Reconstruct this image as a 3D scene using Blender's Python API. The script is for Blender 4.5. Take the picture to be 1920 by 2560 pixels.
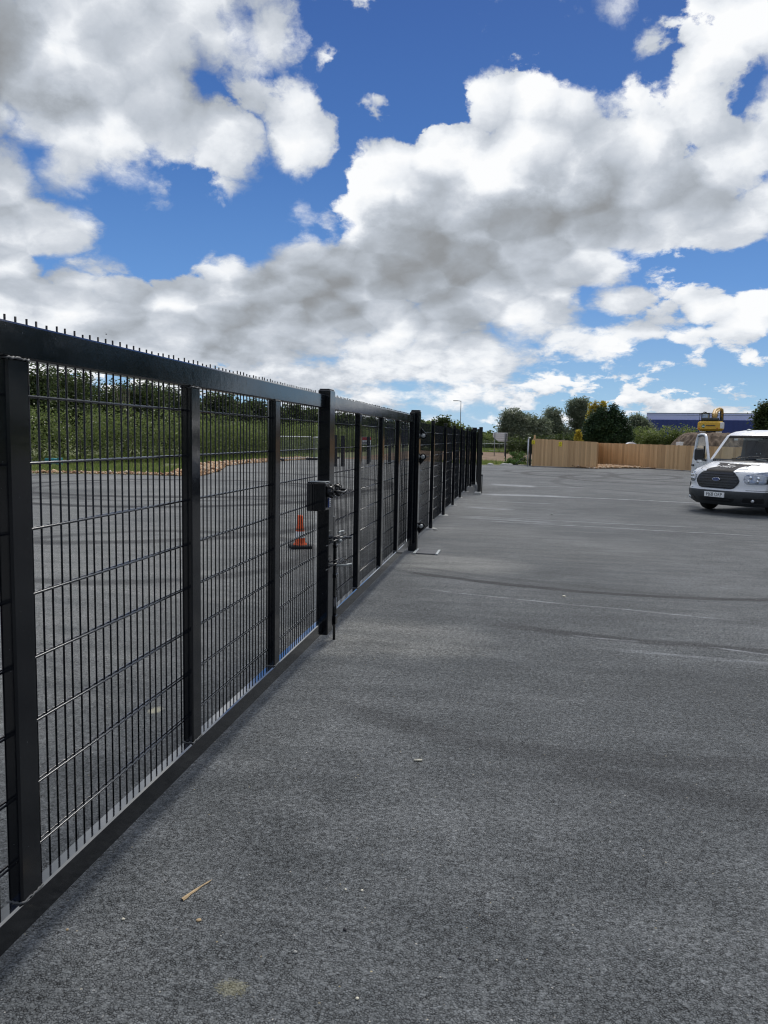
import bpy, math, random
import numpy as np
from mathutils import Vector, Matrix
random.seed(7); RNG = np.random.default_rng(7)
SC = bpy.context.scene
for o in list(bpy.data.objects): bpy.data.objects.remove(o)
COL = SC.collection

# ------------------------------------------------------------------ camera
F, PITCH, YAW, ROLL = 1907.0, .0984, .1681, .0189
CAM = np.array([1.4467, 0.0, 1.60])
FW = np.array([-math.sin(YAW)*math.cos(PITCH), math.cos(YAW)*math.cos(PITCH), -math.sin(PITCH)])
_r = np.cross(FW, [0, 0, 1]); _r /= np.linalg.norm(_r); _u = np.cross(_r, FW)
RT = _r*math.cos(ROLL)+_u*math.sin(ROLL); UP = -_r*math.sin(ROLL)+_u*math.cos(ROLL)
cam_d = bpy.data.cameras.new('camera'); cam = bpy.data.objects.new('camera', cam_d); COL.objects.link(cam)
cam.matrix_world = Matrix(((RT[0], UP[0], -FW[0], CAM[0]), (RT[1], UP[1], -FW[1], CAM[1]), (RT[2], UP[2], -FW[2], CAM[2]), (0, 0, 0, 1)))
cam_d.sensor_fit = 'HORIZONTAL'; cam_d.sensor_width = 36; cam_d.lens = F/1920*36
cam_d.clip_start = .05; cam_d.clip_end = 6000
SC.camera = cam
SC.cycles.filter_width = 1.15
SC.render.resolution_x = 768; SC.render.resolution_y = 1024
SC.view_settings.view_transform = 'Standard'; SC.view_settings.look = 'None'
SC.view_settings.exposure = 0.0; SC.view_settings.gamma = 1; SC.view_settings.use_curve_mapping = False

def ray(x, y): return FW+RT*(x-960)/F-UP*(y-1280)/F
def gnd(x, y, z=0.0):                       # survey point of the photograph on the level z
    v = ray(x, y); t = (z-CAM[2])/v[2]; p = CAM+v*t; return (p[0], p[1])
def at(x, y, D):                            # survey point at horizontal distance D
    v = ray(x, y); t = D/math.hypot(v[0], v[1]); p = CAM+v*t; return (p[0], p[1], p[2])

# ------------------------------------------------------------------ node helper
class NT:
    def __init__(s, nt): s.nt = nt; s.N = nt.nodes; s.L = nt.links
    def node(s, t, **kw):
        n = s.N.new(t)
        for k, v in kw.items(): setattr(n, k, v)
        return n
    def put(s, sock, v):
        if v is None: return
        if isinstance(v, bpy.types.NodeSocket): s.L.new(v, sock)
        else:
            if sock.type == 'RGBA' and len(v) == 3: v = (*v, 1)
            sock.default_value = v
    def m(s, op, a, b=None, c=None, clamp=False):
        n = s.node('ShaderNodeMath', operation=op, use_clamp=clamp)
        s.put(n.inputs[0], a); s.put(n.inputs[1], b); s.put(n.inputs[2], c)
        return n.outputs[0]
    def v(s, op, a, b=None, c=None):
        n = s.node('ShaderNodeVectorMath', operation=op)
        s.put(n.inputs[0], a)
        if op == 'SCALE': s.put(n.inputs['Scale'], b)
        else: s.put(n.inputs[1], b); s.put(n.inputs[2], c)
        return n.outputs['Value'] if op in ('LENGTH', 'DISTANCE', 'DOT_PRODUCT') else n.outputs[0]
    def sep(s, v): n = s.node('ShaderNodeSeparateXYZ'); s.put(n.inputs[0], v); return n.outputs
    def com(s, x, y, z): n = s.node('ShaderNodeCombineXYZ'); [s.put(n.inputs[i], q) for i, q in enumerate((x, y, z))]; return n.outputs[0]
    def noise(s, vec, scale, detail=4, rough=.5, dist=0, dim='3D', out=0):
        n = s.node('ShaderNodeTexNoise', noise_dimensions=dim); s.put(n.inputs['Vector'], vec)
        n.inputs['Scale'].default_value = scale; n.inputs['Detail'].default_value = detail
        n.inputs['Roughness'].default_value = rough; n.inputs['Distortion'].default_value = dist
        return n.outputs[out]
    def vor(s, vec, scale, out='Distance', rnd=1, feature='F1', dim='3D'):
        n = s.node('ShaderNodeTexVoronoi', feature=feature, voronoi_dimensions=dim); s.put(n.inputs['Vector'], vec)
        n.inputs['Scale'].default_value = scale; n.inputs['Randomness'].default_value = rnd
        return n.outputs[out]
    def ss(s, x, a, b, lo=0, hi=1):
        n = s.node('ShaderNodeMapRange', interpolation_type='SMOOTHSTEP', clamp=True); s.put(n.inputs[0], x)
        for i, q in enumerate((a, b, lo, hi)): s.put(n.inputs[i+1], q)
        return n.outputs[0]
    def mr(s, x, a, b, lo=0, hi=1):
        n = s.node('ShaderNodeMapRange', clamp=True); s.put(n.inputs[0], x)
        for i, q in enumerate((a, b, lo, hi)): s.put(n.inputs[i+1], q)
        return n.outputs[0]
    def mix(s, f, a, b, bt='MIX'):
        n = s.node('ShaderNodeMix', data_type='RGBA', blend_type=bt); s.put(n.inputs[0], f); s.put(n.inputs[6], a); s.put(n.inputs[7], b)
        return n.outputs[2]
    def ramp(s, f, stops, interp='LINEAR'):
        n = s.node('ShaderNodeValToRGB'); cr = n.color_ramp; cr.interpolation = interp
        while len(cr.elements) < len(stops): cr.elements.new(.5)
        for e, (p, c) in zip(cr.elements, stops): e.position = p; e.color = (*c, 1) if len(c) == 3 else c
        s.put(n.inputs[0], f); return n.outputs[0]
    def bump(s, h, strength=.5, dist=.01, nrm=None):
        n = s.node('ShaderNodeBump'); s.put(n.inputs['Height'], h); n.inputs['Strength'].default_value = strength; n.inputs['Distance'].default_value = dist
        if nrm is not None: s.put(n.inputs['Normal'], nrm)
        return n.outputs[0]

# ------------------------------------------------------------------ sky
SUN_EL, SUN_AZ = math.radians(52), math.radians(14)      # azimuth from +Y towards +X
W = bpy.data.worlds.new('World'); SC.world = W; W.use_nodes = True
n = NT(W.node_tree); n.N.clear()
sky = n.node('ShaderNodeTexSky', sky_type='NISHITA', sun_disc=False, sun_elevation=SUN_EL, sun_rotation=SUN_AZ,
             altitude=0, air_density=1.0, dust_density=.35, ozone_density=2.2)
D = n.node('ShaderNodeTexCoord').outputs['Generated']
dx, dy, dz = n.sep(D)
cov_rows = [  # cloud cover over the frontal sky, 32 azimuth steps, high rows first
 "99999999999999731001344232112999", "99999999979762101235421112678899", "99999999865787102455420001589985",
 "99999999747445210007995210765514", "99999999999987532038999974998765", "99999999999997666999999999999854",
 "87899999999998667999999999999689", "66764332353756689999999999999786", "78510000034222489999999999999986",
 "99831000000015999999999999978999", "99982000000005999999999999999875", "99961000266668999999999999666310",
 "88744455478999999999999964212221", "77879999879999999999999995579998", "99588999999999999999999999998766",
 "99999999999997687999976676212596", "99999999999999999999985568965892", "99999999999999999988868735563113",
 "77777777777777765655655555676788", "66666666666666676655655556677777"]
bri_rows = [
 "55566777767777777777777777778888", "55666677777777777777777777778899", "56766677666667777777888777788877",
 "45555666556667777789999887998777", "45666666556777777899999988999877", "57877666666777777899988888899877",
 "67788776667776667888888888876677", "66677777777777689777888877655677", "66666666666666889767877665555677",
 "67876666666787886564433344566677", "68876666666679854323334455667777", "67666666687665443334456777887777",
 "66666666787544444443345677778887", "66766567654444554565678777788999", "77775656554455446655877887667777",
 "88866677444565667666568667777887", "88888888755666778988876887886788", "88888888777766677788776886667666",
 "77777777777777777778877778877777", "77777777777777777777777777777777"]
cov = np.array([[int(c) for c in r.ljust(32, '7')[:32]] for r in cov_rows])/9.0
bri = np.array([[int(c) for c in r.ljust(32, '7')[:32]] for r in bri_rows])/9.0
cov[0:8, 6:15] -= .13; cov[14:19, 14:32] -= .07; cov[16:20, 0:14] -= .12; bri = np.maximum(bri, .26+.42*bri); bri[14:20] += .07; bri = np.minimum(bri, 1); cov[10:13, 4:8] -= .1
AZC, AZH, ELT = -YAW, math.radians(36), math.radians(30)
NR, NC = 20, 32
def bil(g, c, r):
    c = min(max(c, 0), 31); r = min(max(r, 0), 19); c0 = int(min(c, 30)); r0 = int(min(r, 18)); fc, fr = c-c0, r-r0
    return g[r0, c0]*(1-fc)*(1-fr)+g[r0, c0+1]*fc*(1-fr)+g[r0+1, c0]*(1-fc)*fr+g[r0+1, c0+1]*fc*fr
warp = n.noise(n.v('MULTIPLY', D, (1, 1, 1.5)), 9, 7, .62, out=1)
wx, wy, wz = n.sep(warp)
warp2 = n.noise(D, 3.1, 2, .5, out=1); w2x, w2y, w2z = n.sep(warp2)
az = n.m('ARCTAN2', dx, dy)
el = n.m('ARCSINE', n.m('MINIMUM', n.m('MAXIMUM', dz, -1), 1))
elf = n.ss(el, 0.0, .35, .35, 1)
azw = n.m('ADD', az, n.m('MULTIPLY', n.m('MULTIPLY', n.m('SUBTRACT', wx, .5), .125), elf))
elw = n.m('ADD', el, n.m('MULTIPLY', n.m('MULTIPLY', n.m('SUBTRACT', wy, .5), .09), elf))
t = n.m('PINGPONG', n.m('MULTIPLY', n.m('ADD', azw, AZH-AZC), 1/(2*AZH)), 1.0)
vrow = n.m('MULTIPLY', elw, (NR-1)/ELT)
vrow = n.m('MINIMUM', n.m('MAXIMUM', vrow, 0), NR-1)
acc = None
for i in range(NR):
    e = ELT*i/(NR-1); stops = []
    for k in range(NC):
        p = k/(NC-1); a = AZC-AZH+2*AZH*p
        v = np.array([math.sin(a)*math.cos(e), math.cos(a)*math.cos(e), math.sin(e)]); z = v@FW
        px = 960+F*(v@RT)/z; py = 1280-F*(v@UP)/z
        c, r = px/60-.5, py/55-.5
        stops.append((p, (bil(cov, c, r), bil(bri, c, r), 0)))
    col = n.ramp(t, stops, 'B_SPLINE' if False else 'EASE')
    wgt = n.m('SUBTRACT', 1, n.m('ABSOLUTE', n.m('SUBTRACT', vrow, float(i))), clamp=True)
    acc = n.v('SCALE', col, wgt) if acc is None else n.v('ADD', acc, n.v('SCALE', col, wgt))
C0, B0, _ = n.sep(acc); C0 = n.m('ADD', C0, n.m('MULTIPLY', n.ss(C0, .84, .99), .24))
hz = n.m('ADD', dz, n.m('MULTIPLY', n.m('SUBTRACT', 1, n.m('POWER', 2.718, n.m('MULTIPLY', n.m('MAXIMUM', dz, 0), -7.0))), .16))
pm = n.v('SCALE', n.com(dx, dy, hz), n.ss(el, .0, .34, 1.42, 1.0))
pm = n.v('ADD', pm, n.v('SCALE', warp, .05))
pu = n.v('ADD', pm, (-.016, 0.010, .034))
def fb(p):
    a = n.noise(p, 6.5, 7, .56)
    b = n.vor(p, 15); b = n.m('SUBTRACT', 1, n.m('MULTIPLY', b, b))
    return a, b
n1, v1 = fb(pm); n2, v2 = fb(pu)
fine = n.noise(pm, 30, 5, .62)
high = n.ss(el, .50, .8)
C0 = n.m('ADD', C0, n.m('MULTIPLY', high, n.m('MULTIPLY', n.m('SUBTRACT', w2z, .52), 1.2)))
def dens(a, b): return n.m('ADD', n.m('MULTIPLY', n.m('SUBTRACT', a, .5), 1.25), n.m('MULTIPLY', n.m('SUBTRACT', b, .80), 1.0))
low = n.ss(el, .045, .17, 1, 0); ql = n.v('ADD', n.v('MULTIPLY', D, (14, 14, 34)), n.v('SCALE', warp, .7)); qu = n.v('ADD', ql, (-.12, .08, .30))
l1 = n.m('MULTIPLY', n.m('SUBTRACT', n.noise(ql, 1.0, 5, .56), .53), 2.9); l2 = n.m('MULTIPLY', n.m('SUBTRACT', n.noise(qu, 1.0, 5, .56), .53), 2.9)
def blend(a, b): return n.m('ADD', a, n.m('MULTIPLY', n.m('SUBTRACT', b, a), low))
e1 = blend(dens(n1, v1), l1); e2 = blend(dens(n2, v2), l2); d1 = n.m('ADD', C0, e1)
soft = n.ss(w2z, .42, .60, .10, .40)
alpha = n.ss(n.m('ADD', d1, n.m('MULTIPLY', n.m('SUBTRACT', fine, .49), .78)), n.m('SUBTRACT', .52, soft), n.m('ADD', .55, n.m('MULTIPLY', soft, .6)))
emb = n.m('MULTIPLY', n.m('SUBTRACT', e1, e2), n.ss(el, .02, .2, .9, 1.0))
B1 = n.m('ADD', B0, n.m('MULTIPLY', emb, .42))
B1 = n.m('ADD', B1, n.m('MULTIPLY', n.m('SUBTRACT', fine, .5), .12))
B1 = n.m('ADD', B1, n.m('MULTIPLY', n.m('SUBTRACT', n1, .5), .16), clamp=True)
cc = n.ramp(B1, [(0, (.235, .248, .265)), (.33, (.29, .306, .325)), (.50, (.38, .415, .46)), (.67, (.52, .565, .63)), (.78, (.65, .69, .75)), (.9, (.86, .89, .93)), (1, (.98, .99, 1.0))])
skys = n.node('ShaderNodeGamma'); n.put(skys.inputs[0], n.v('SCALE', sky.outputs[0], .1)); skys.inputs[1].default_value = 1.0
skyg = n.ramp(n.m('POWER', n.m('MAXIMUM', dz, 0), .6), [(0, (.46, .66, .84)), (.16, (.30, .53, .78)), (.36, (.115, .29, .66)), (.52, (.052, .165, .48)), (.68, (.028, .095, .35)), (1, (.02, .07, .27))])
skyc = n.mix(.90, sky.outputs[0], n.v('SCALE', skyg, 10.0))
SKY_K = .10
ccs = n.v('SCALE', cc, 1.0/SKY_K)
final = n.mix(alpha, skyc, ccs)
bg = n.node('ShaderNodeBackground'); n.put(bg.inputs[0], final); bg.inputs[1].default_value = SKY_K
out = n.node('ShaderNodeOutputWorld'); n.L.new(bg.outputs[0], out.inputs[0])
W.cycles.sampling_method = 'MANUAL'; W.cycles.sample_map_resolution = 512

sun_d = bpy.data.lights.new('sun', 'SUN'); sun = bpy.data.objects.new('sun', sun_d); COL.objects.link(sun)
sun_d.energy = 2.7; sun_d.angle = math.radians(28); sun_d.color = (1, .96, .90)
_sv = Vector((math.sin(SUN_AZ)*math.cos(SUN_EL), math.cos(SUN_AZ)*math.cos(SUN_EL), math.sin(SUN_EL)))
sun.rotation_euler = _sv.to_track_quat('Z', 'Y').to_euler()

# ------------------------------------------------------------------ object helpers
def tag(o, label=None, cat=None, group=None, kind=None):
    if label: o['label'] = label
    if cat: o['category'] = cat
    if group: o['group'] = group
    if kind: o['kind'] = kind
    return o
def empty(name, loc=(0, 0, 0), rz=0, label=None, cat=None, group=None):
    o = bpy.data.objects.new(name, None); COL.objects.link(o); o.location = loc; o.rotation_euler = (0, 0, rz); o.empty_display_size = .2
    return tag(o, label, cat, group)
def link(name, me, mat=None, parent=None, loc=None):
    o = bpy.data.objects.new(name, me); COL.objects.link(o)
    if mat is not None and not me.materials: me.materials.append(mat)
    if parent is not None: o.parent = parent
    if loc is not None: o.location = loc
    return o
def copy_tree(o, parent=None):
    c = o.copy(); COL.objects.link(c); c.parent = parent
    for ch in list(o.children): copy_tree(ch, c)
    return c
class MB:
    def __init__(s): s.V = []; s.Fc = []; s.S = []
    def add(s, vs, fs, smooth=False):
        b = len(s.V); s.V += [tuple(map(float, v)) for v in vs]; s.Fc += [tuple(i+b for i in f) for f in fs]; s.S += [smooth]*len(fs); return s
    def box(s, x0, x1, y0, y1, z0, z1, bev=0.0, M=None):
        if bev <= 0:
            vs = [(x, y, z) for z in (z0, z1) for y in (y0, y1) for x in (x0, x1)]
            fs = [(0, 2, 3, 1), (4, 5, 7, 6), (0, 1, 5, 4), (2, 6, 7, 3), (0, 4, 6, 2), (1, 3, 7, 5)]
        else:
            b = min(bev, (x1-x0)/2.01, (y1-y0)/2.01, (z1-z0)/2.01); vs = []; idx = {}
            for kz, z in enumerate((z0, z1)):
                for ky, y in enumerate((y0, y1)):
                    for kx, x in enumerate((x0, x1)):
                        sx, sy, sz = (1, -1)[kx], (1, -1)[ky], (1, -1)[kz]
                        idx[kx, ky, kz, 'x'] = len(vs); vs.append((x, y+sy*b, z+sz*b))
                        idx[kx, ky, kz, 'y'] = len(vs); vs.append((x+sx*b, y, z+sz*b))
                        idx[kx, ky, kz, 'z'] = len(vs); vs.append((x+sx*b, y+sy*b, z))
            I = idx; fs = []
            for k in (0, 1):
                fs += [(I[k, 0, 0, 'x'], I[k, 1, 0, 'x'], I[k, 1, 1, 'x'], I[k, 0, 1, 'x'])[::(1 if k else -1)],
                       (I[0, k, 0, 'y'], I[1, k, 0, 'y'], I[1, k, 1, 'y'], I[0, k, 1, 'y'])[::(-1 if k else 1)],
                       (I[0, 0, k, 'z'], I[1, 0, k, 'z'], I[1, 1, k, 'z'], I[0, 1, k, 'z'])[::(1 if k else -1)]]
            for a in (0, 1):
                for c in (0, 1):
                    fs += [(I[a, c, 0, 'x'], I[a, c, 0, 'y'], I[a, c, 1, 'y'], I[a, c, 1, 'x']),
                           (I[a, 0, c, 'x'], I[a, 0, c, 'z'], I[a, 1, c, 'z'], I[a, 1, c, 'x']),
                           (I[0, a, c, 'y'], I[0, a, c, 'z'], I[1, a, c, 'z'], I[1, a, c, 'y'])]
                    for d in (0, 1): fs.append((I[a, c, d, 'x'], I[a, c, d, 'y'], I[a, c, d, 'z']))
        if M is not None: vs = [tuple(M @ Vector(v)) for v in vs]
        return s.add(vs, fs)
    def tube(s, pts, r, seg=8, caps=True, smooth=True):
        pts = [Vector(p) for p in pts]; rr = r if hasattr(r, '__len__') else [r]*len(pts); vs = []; fs = []
        prev = None
        for i, p in enumerate(pts):
            d = (pts[min(i+1, len(pts)-1)]-pts[max(i-1, 0)]).normalized()
            if prev is None: a = d.orthogonal().normalized()
            else: a = (prev-d*prev.dot(d)).normalized()
            prev = a; b = d.cross(a)
            for k in range(seg):
                t = 2*math.pi*k/seg; vs.append(p+(a*math.cos(t)+b*math.sin(t))*rr[i])
        for i in range(len(pts)-1):
            for k in range(seg):
                k2 = (k+1) % seg; fs.append((i*seg+k, i*seg+k2, (i+1)*seg+k2, (i+1)*seg+k))
        s.add(vs, fs, smooth)
        if caps:
            n0 = len(s.V)-len(vs); s.Fc += [tuple(n0+k for k in range(seg))[::-1], tuple(n0+(len(pts)-1)*seg+k for k in range(seg))]; s.S += [False, False]
        return s
    def cyl(s, p0, p1, r, seg=12, r1=None): return s.tube([p0, p1], [r, r if r1 is None else r1], seg)
    def prism(s, poly, axis, a, b):        # 2D outline extruded along axis
        n_ = len(poly)
        def P(p, t): return {'x': (t, p[0], p[1]), 'y': (p[0], t, p[1]), 'z': (p[0], p[1], t)}[axis]
        vs = [P(p, a) for p in poly]+[P(p, b) for p in poly]
        fs = [tuple(range(n_))[::-1], tuple(range(n_, 2*n_))]+[(i, (i+1) % n_, n_+(i+1) % n_, n_+i) for i in range(n_)]
        return s.add(vs, fs)
    def grid(s, P, smooth=True, skip=None):  # P[i][j] points
        ni, nj = len(P), len(P[0]); vs = [q for r in P for q in r]
        fs = [(i*nj+j, (i+1)*nj+j, (i+1)*nj+j+1, i*nj+j+1) for i in range(ni-1) for j in range(nj-1) if not (skip and skip(i, j))]
        return s.add(vs, fs, smooth)
    def ell(s, c, r, nu=12, nv=8, smooth=True):
        P = [[(c[0]+r[0]*math.sin(math.pi*i/nv)*math.cos(2*math.pi*j/nu), c[1]+r[1]*math.sin(math.pi*i/nv)*math.sin(2*math.pi*j/nu), c[2]+r[2]*math.cos(math.pi*i/nv)) for j in range(nu+1)] for i in range(nv+1)]
        return s.grid(P, smooth)
    def mesh(s, name, fix=True):
        me = bpy.data.meshes.new(name); me.from_pydata(s.V, [], s.Fc); me.polygons.foreach_set('use_smooth', s.S)
        if fix:
            import bmesh
            bm = bmesh.new(); bm.from_mesh(me); bmesh.ops.recalc_face_normals(bm, faces=bm.faces[:]); bm.to_mesh(me); bm.free()
        me.update(); return me
    def build(s, name, mat, parent=None, loc=None, fix=True): return link(name, s.mesh(name, fix), mat, parent, loc)
def np_mesh(name, V, Q, nper=4):
    me = bpy.data.meshes.new(name); V = np.asarray(V, np.float32).reshape(-1, 3); Q = np.asarray(Q, np.int32).reshape(-1)
    me.vertices.add(len(V)); me.vertices.foreach_set('co', V.reshape(-1))
    me.loops.add(len(Q)); me.loops.foreach_set('vertex_index', Q)
    k = len(Q)//nper; me.polygons.add(k); me.polygons.foreach_set('loop_start', np.arange(k, dtype=np.int32)*nper)
    me.update(calc_edges=True); return me
def text_mesh(name, body, size, mat, parent, M, ext=.0015, ax='CENTER', space=1.0):
    cu = bpy.data.curves.new(name, 'FONT'); cu.body = body; cu.size = size; cu.extrude = ext; cu.align_x = ax; cu.align_y = 'CENTER'; cu.space_character = space
    cu.resolution_u = 3; o = bpy.data.objects.new(name, cu); COL.objects.link(o)
    dg = bpy.context.evaluated_depsgraph_get(); me = bpy.data.meshes.new_from_object(o.evaluated_get(dg)); bpy.data.objects.remove(o)
    me.transform(M); me.materials.clear(); return link(name, me, mat, parent)

# ------------------------------------------------------------------ materials
def mat(name, base=(.5, .5, .5), rough=.6, metal=0.0, spec=.5, fn=None, coat=0):
    m_ = bpy.data.materials.new(name); m_.use_nodes = True; nt = NT(m_.node_tree); b = nt.N['Principled BSDF']
    b.inputs['Base Color'].default_value = (*base, 1); b.inputs['Roughness'].default_value = rough
    b.inputs['Metallic'].default_value = metal; b.inputs['Specular IOR Level'].default_value = spec
    b.inputs['Coat Weight'].default_value = coat; b.inputs['Coat Roughness'].default_value = .05
    if fn: fn(nt, b)
    return m_
def gen(nt, k='Object'): return nt.node('ShaderNodeTexCoord').outputs[k]
def varied(base, amt=.15, scale=8, rough=.6, rv=.1, bump=0.0, bscale=60, bdist=.003, stretch=(1, 1, 1), **kw):
    def fn(nt, b):
        p = nt.v('MULTIPLY', gen(nt), stretch); q = nt.noise(p, scale, 6, .6)
        c = nt.mix(nt.mr(q, .3, .7), tuple(x*(1-amt) for x in base), tuple(min(1, x*(1+amt)) for x in base)); nt.put(b.inputs['Base Color'], c)
        nt.put(b.inputs['Roughness'], nt.mr(nt.noise(p, scale*2.3, 4, .6), .3, .7, max(0, rough-rv), min(1, rough+rv)))
        if bump: nt.put(b.inputs['Normal'], nt.bump(nt.noise(p, bscale, 5, .6), bump, bdist))
    return fn
MT = {}
def M_(name, base, **kw):
    r = kw.pop('rough', .6); mt = kw.pop('metal', 0); sp = kw.pop('spec', .5); co = kw.pop('coat', 0)
    MT[name] = mat(name, base, r, mt, sp, varied(base, rough=r, **kw), coat=co); return MT[name]
def coat_fn(nt, b):            # powder coated steel with a little dust, faint ripples and chips
    p = gen(nt); q = nt.noise(p, 3.5, 6, .6); chip = nt.ss(nt.noise(p, 95, 3, .5), .735, .76)
    pale_mask = nt.mr(nt.noise(nt.v('MULTIPLY', p, (1, 1, .35)), 14, 7, .65), .45, .8)
    c = nt.mix(nt.m('MULTIPLY', pale_mask, .35), (.0012, .0026, .0055), (.009, .011, .014)); nt.put(b.inputs['Base Color'], nt.mix(nt.m('MULTIPLY', chip, .5), c, (.16, .17, .18)))
    nt.put(b.inputs['Roughness'], nt.mr(q, .3, .7, .10, .15))
    nt.put(b.inputs['Normal'], nt.bump(nt.noise(nt.v('MULTIPLY', p, (1, 1, 1)), 22, 2, .5), .035, .01))
MT['black_steel'] = mat('black_powder_coated_steel', (.01, .012, .015), .12, spec=.7, fn=coat_fn)
def wire_fn(nt, b):
    nt.put(b.inputs['Roughness'], nt.mr(nt.noise(gen(nt), 30, 3), .3, .7, .16, .34))
def sky_gloss_fn(nt, b):
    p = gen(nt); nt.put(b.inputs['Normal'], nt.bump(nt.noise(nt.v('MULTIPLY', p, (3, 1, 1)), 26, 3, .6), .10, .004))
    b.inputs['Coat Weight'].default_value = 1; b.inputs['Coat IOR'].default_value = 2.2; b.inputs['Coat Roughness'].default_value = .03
MT['sky_gloss'] = mat('sky_gloss_on_coated_steel', (.012, .014, .018), .08, spec=1.0, fn=sky_gloss_fn)  # stronger coat added on the bottom rail's top to brighten its sky reflection
MT['black_wire'] = mat('black_mesh_wire', (.0075, .0095, .013), .30, spec=.22, fn=wire_fn)
MT['gloss_wire'] = mat('glossy_cross_wire', (.0085, .011, .016), .22, spec=1.0, coat=.3)
M_('weld', (.10, .105, .11), rough=.5, scale=200, bump=.6, bscale=300)
M_('galv', (.62, .64, .66), rough=.34, metal=.8, scale=60, amt=.18)
M_('galv_dull', (.36, .39, .40), rough=.5, metal=.45, scale=30, amt=.2)
M_('galv_pale', (.66, .69, .70), rough=.5, metal=.1, scale=30, amt=.1)
M_('black_plastic', (.018, .019, .021), rough=.42, scale=40)
M_('rubber', (.022, .022, .024), rough=.85, scale=40, bump=.3, bscale=150)
M_('white_paint', (.78, .80, .82), rough=.30, scale=3, amt=.03, coat=.2)
M_('white_sheet', (.78, .78, .77), rough=.5, scale=6, amt=.06)
M_('grey_bumper', (.045, .050, .054), rough=.55, scale=20, amt=.2, bump=.1, bscale=500, bdist=.001)
M_('grille_black', (.012, .013, .015), rough=.3, scale=20)
M_('grille_bar', (.035, .037, .042), rough=.35, scale=20)
M_('decal_grey', (.040, .039, .044), spec=.12, rough=.75, scale=5, amt=.12)
M_('seat_cloth', (.013, .022, .045), rough=.9, scale=60, bump=.3, bscale=300)
M_('dash', (.03, .034, .04), rough=.6, scale=20, amt=.2)
M_('cone_dirty', (.34, .10, .045), rough=.7, scale=30, amt=.4)
M_('cone_orange', (.80, .125, .03), rough=.5, scale=12, amt=.16)
M_('reflective_white', (.88, .89, .88), rough=.35, scale=12, amt=.08)
M_('digger_yellow', (.72, .43, .045), rough=.42, scale=4, amt=.1)
M_('digger_boom', (.50, .30, .07), rough=.5, scale=3, amt=.3)
M_('digger_dark', (.035, .04, .042), rough=.55, scale=4, amt=.3)
M_('sign_yellow', (.88, .72, .03), rough=.5, scale=20, amt=.08)
M_('ink', (.012, .012, .012), spec=.15, rough=.7, scale=20)
M_('red', (.5, .03, .025), rough=.5, scale=20)
M_('blue_badge', (.02, .05, .22), rough=.25, scale=20)
M_('chrome', (.75, .77, .8), rough=.1, metal=1, scale=20, amt=.03)
M_('green_logo', (.04, .2, .08), rough=.5, scale=20)
M_('bark', (.10, .085, .065), rough=.9, scale=6, bump=.6, bscale=14, bdist=.03, stretch=(1, 1, .3))
M_('lavender_clad', (.50, .53, .82), rough=.5, scale=.3, amt=.03)
M_('navy_clad', (.018, .035, .17), rough=.45, scale=.3, amt=.08)
M_('slate_clad', (.13, .15, .20), rough=.6, scale=.3, amt=.08)
M_('pole_grey', (.22, .24, .25), rough=.5, scale=3)
M_('cream', (.72, .68, .55), rough=.6, scale=80)
M_('concrete', (.38, .38, .36), rough=.9, scale=20, amt=.2, bump=.4, bscale=80)
M_('teal', (.02, .22, .25), rough=.6, scale=4, amt=.2)
M_('straw', (.45, .33, .19), rough=.8, scale=30, amt=.3)
def timber_fn(nt, b):
    o = gen(nt); r = nt.node('ShaderNodeObjectInfo').outputs['Random']
    p = nt.v('ADD', nt.v('MULTIPLY', o, (6, 6, .35)), nt.v('SCALE', nt.com(r, r, r), 37.0))
    g = nt.noise(p, 7, 8, .65, .6); k = nt.ss(nt.vor(nt.v('ADD', nt.v('MULTIPLY', o, (7, 7, 2.6)), nt.com(r, r, r)), 1.0), .05, .17)
    c = nt.mix(nt.mr(g, .3, .7), (.56, .34, .155), (.86, .60, .33)); c = nt.mix(nt.mr(r, 0, 1, 0, .62), c, (.37, .22, .105))
    c = nt.mix(nt.m('MULTIPLY', nt.m('SUBTRACT', 1, k), .55), c, (.15, .08, .04))
    nt.put(b.inputs['Base Color'], c); nt.put(b.inputs['Normal'], nt.bump(g, .4, .006))
MT['timber'] = mat('pale_softwood', (.45, .3, .18), .75, fn=timber_fn)
def leaf_mat(name, c0, c1, c2, trans=.25, rough=.55):
    def fn(nt, b):
        r = nt.node('ShaderNodeNewGeometry').outputs['Random Per Island']; big = nt.noise(gen(nt), .55, 3, .6)
        c = nt.ramp(r, [(0, c0), (.55, c1), (1, c2)]); c = nt.mix(nt.mr(big, .35, .65, 0, .5), c, c0)
        nt.put(b.inputs['Base Color'], c)
        tr = nt.node('ShaderNodeBsdfTranslucent'); nt.put(tr.inputs[0], nt.v('SCALE', c, 1.5)); mx = nt.node('ShaderNodeMixShader'); mx.inputs[0].default_value = trans
        nt.L.new(b.outputs[0], mx.inputs[1]); nt.L.new(tr.outputs[0], mx.inputs[2]); nt.L.new(mx.outputs[0], nt.N['Material Output'].inputs[0])
    MT[name] = mat(name, c1, rough, spec=.3, fn=fn)
leaf_mat('leaf_dark', (.030, .046, .015), (.058, .084, .026), (.11, .145, .05), .38)
leaf_mat('leaf_hedge', (.080, .112, .032), (.15, .195, .055), (.26, .30, .115), .42)
leaf_mat('leaf_willow', (.085, .112, .068), (.165, .195, .125), (.32, .35, .26), .38)
leaf_mat('leaf_conifer', (.016, .038, .014), (.036, .075, .028), (.075, .125, .05), .15)
leaf_mat('leaf_gold', (.24, .19, .02), (.44, .36, .04), (.62, .52, .09), .4)
leaf_mat('leaf_weed', (.045, .095, .018), (.075, .15, .03), (.13, .21, .05))
leaf_mat('grass_leaf', (.085, .13, .028), (.15, .20, .052), (.28, .27, .12), .5)
leaf_mat('petal', (.5, .5, .42), (.6, .6, .52), (.7, .7, .62))
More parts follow.
